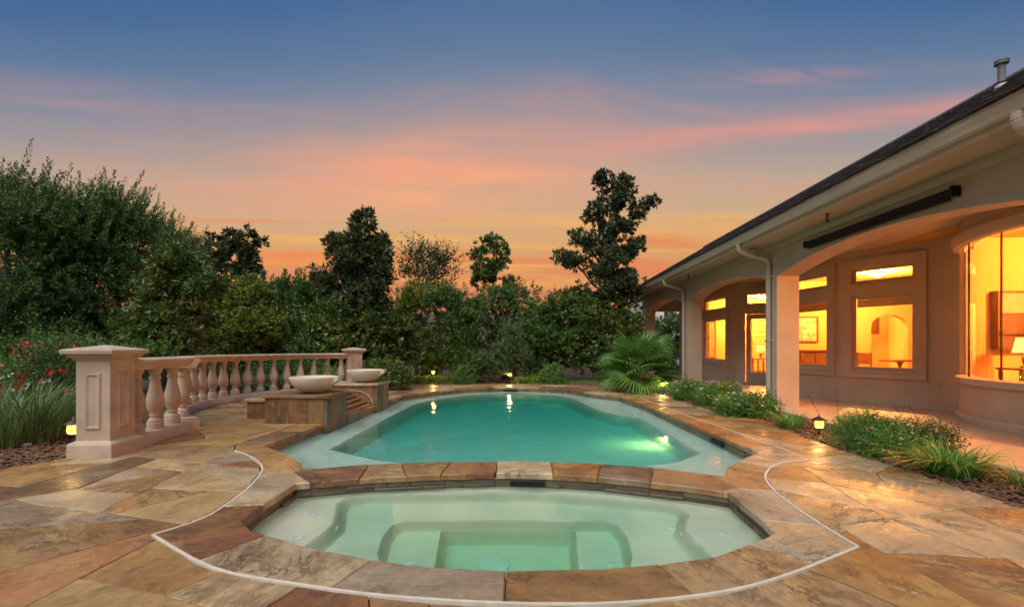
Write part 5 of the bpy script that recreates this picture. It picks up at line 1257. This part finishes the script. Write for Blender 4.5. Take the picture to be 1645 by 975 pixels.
p = cam_pt(1528, 4.4); grass_clump(p, 'big arching grass clump at the bed end by the porch', 460, .19, .42, .011, .6, .9)
p = cam_pt(1645, 4.0); grass_clump(p, 'small grass tuft on the mulch past the big grass clump', 60, .07, .26, .01, .5, .8)
for k, (px, d) in enumerate(((1350, 6.9), (1330, 6.6), (1478, 5.4), (1505, 5.2), (1255, 8.0))):   # dry stalks
    p = cam_pt(px, d); t = thing('dry_stalk', 'thin dry leaning stalk rising from the porch bed', 'stalk', (p.x, p.y, 0), 0, 'dry stalks in the porch bed'); s = random.uniform(-.25, .1)
    MB().tube([(0, 0, -.05), (s*.5, .03, .25), (s, .05, .48), (s*1.2, .05, .56)], [.004, .003, .003, .0015], 5).build('stem', M['bark'], t)
    n = 14; f = RNG.uniform(.4, 1, n); PP = np.column_stack([s*1.2*f, .05*f, .56*f]); leaf_mesh('seed_head', PP, rdir(n), np.full(n, .025), np.full(n, .01), M['leaf_reddish'], t)
p = gp(1441, 745); t = tag(MB().chbox(-.10, .10, -.05, .05, -.03, .045, .006).build('edging_brick', M['brick']), 'loose red brick at the edge of the porch bed', 'brick'); t.location = (p.x+.02, p.y+.02, 0); t.rotation_euler = (0, 0, R(-40))
def rock(loc, r, label, n=1):
    m = bmesh.new(); bmesh.ops.create_icosphere(m, subdivisions=2, radius=r)
    for v in m.verts: v.co *= 1+.25*mnoise.noise(v.co*9/r*.1+Vector(loc)); v.co.z *= .6
    me = bpy.data.meshes.new('rock'); m.to_mesh(me); m.free(); me.polygons.foreach_set('use_smooth', [True]*len(me.polygons)); o = link_mesh('rock', me, M['rock']); o.location = loc; tag(o, label, 'rock')
p = gp(106, 733); rock((p.x-.02, p.y+.12, .0), .075, 'white rock against the base of the tall pedestal')
p = gp(57, 712); rock((p.x, p.y-.1, .0), .05, 'small pale rock in front of the tall grass clump')

# ------------------------------------------------------------------ path lights
def path_light(loc, label, h=.30, s=1.0, en=6.0, style='lantern'):
    t = thing('path_light', label, 'path light', (loc[0], loc[1], 0), 0, 'lit garden path lights')
    MB().tube([(0, 0, -.1), (0, 0, h-.05*s)], .010*s, 8).build('stake', M['bronze'], t, 50)
    MB().lathe([(.035*s, h-.06*s), (.05*s, h-.045*s), (.05*s, h-.035*s)], 16).build('cup', M['bronze'], t, 40)
    MB().lathe([(.046*s, h-.034*s), (.056*s, h), (.052*s, h+.05*s), (.044*s, h+.058*s)], 16).build('lens', M['lampglow'], t, 40)
    m = MB()
    for k in range(6): a = k*math.pi/3; m.tube([(.05*s*math.cos(a), .05*s*math.sin(a), h-.035*s), (.061*s*math.cos(a), .061*s*math.sin(a), h), (.056*s*math.cos(a), .056*s*math.sin(a), h+.055*s)], .0035*s, 5)
    m.lathe([(.062*s, h+.005*s), (.062*s, h+.011*s)], 16, None, False); m.build('cage', M['bronze'], t)
    MB().lathe([(.085*s, h+.058*s), (.088*s, h+.064*s), (.05*s, h+.09*s), (.015*s, h+.105*s), (.01*s, h+.125*s), (0.001, h+.13*s)], 20).build('hood', M['bronze'], t, 50)
    lamp('path_light_bulb', t, (0, 0, h+.03*s), en, (1.0, .66, .22), .05*s).location = (0, 0, h-.02*s)
p = gp(90, 735); path_light((p.x-.08, p.y+.28), 'lit bronze path light between the tall grass and the tall pedestal', .25, 1.1, 6)
p = gp(697, 613); path_light((p.x, p.y-.1), 'lit path light in the golden ground cover left of the boxwood ball', .32, 1.0, 13)
p = gp(818, 616); path_light((p.x, p.y+.1), 'lit path light at the far pool edge in front of the young tree', .28, .9, 11)
p = gp(1066, 632); path_light((p.x, p.y+.1), 'lit path light under the fan palm', .22, 1.0, 14)
p = gp(1316, 700); path_light((p.x, p.y), 'lit path light in the porch bed right of the small arching grass tuft', .15, 1.05, 5)
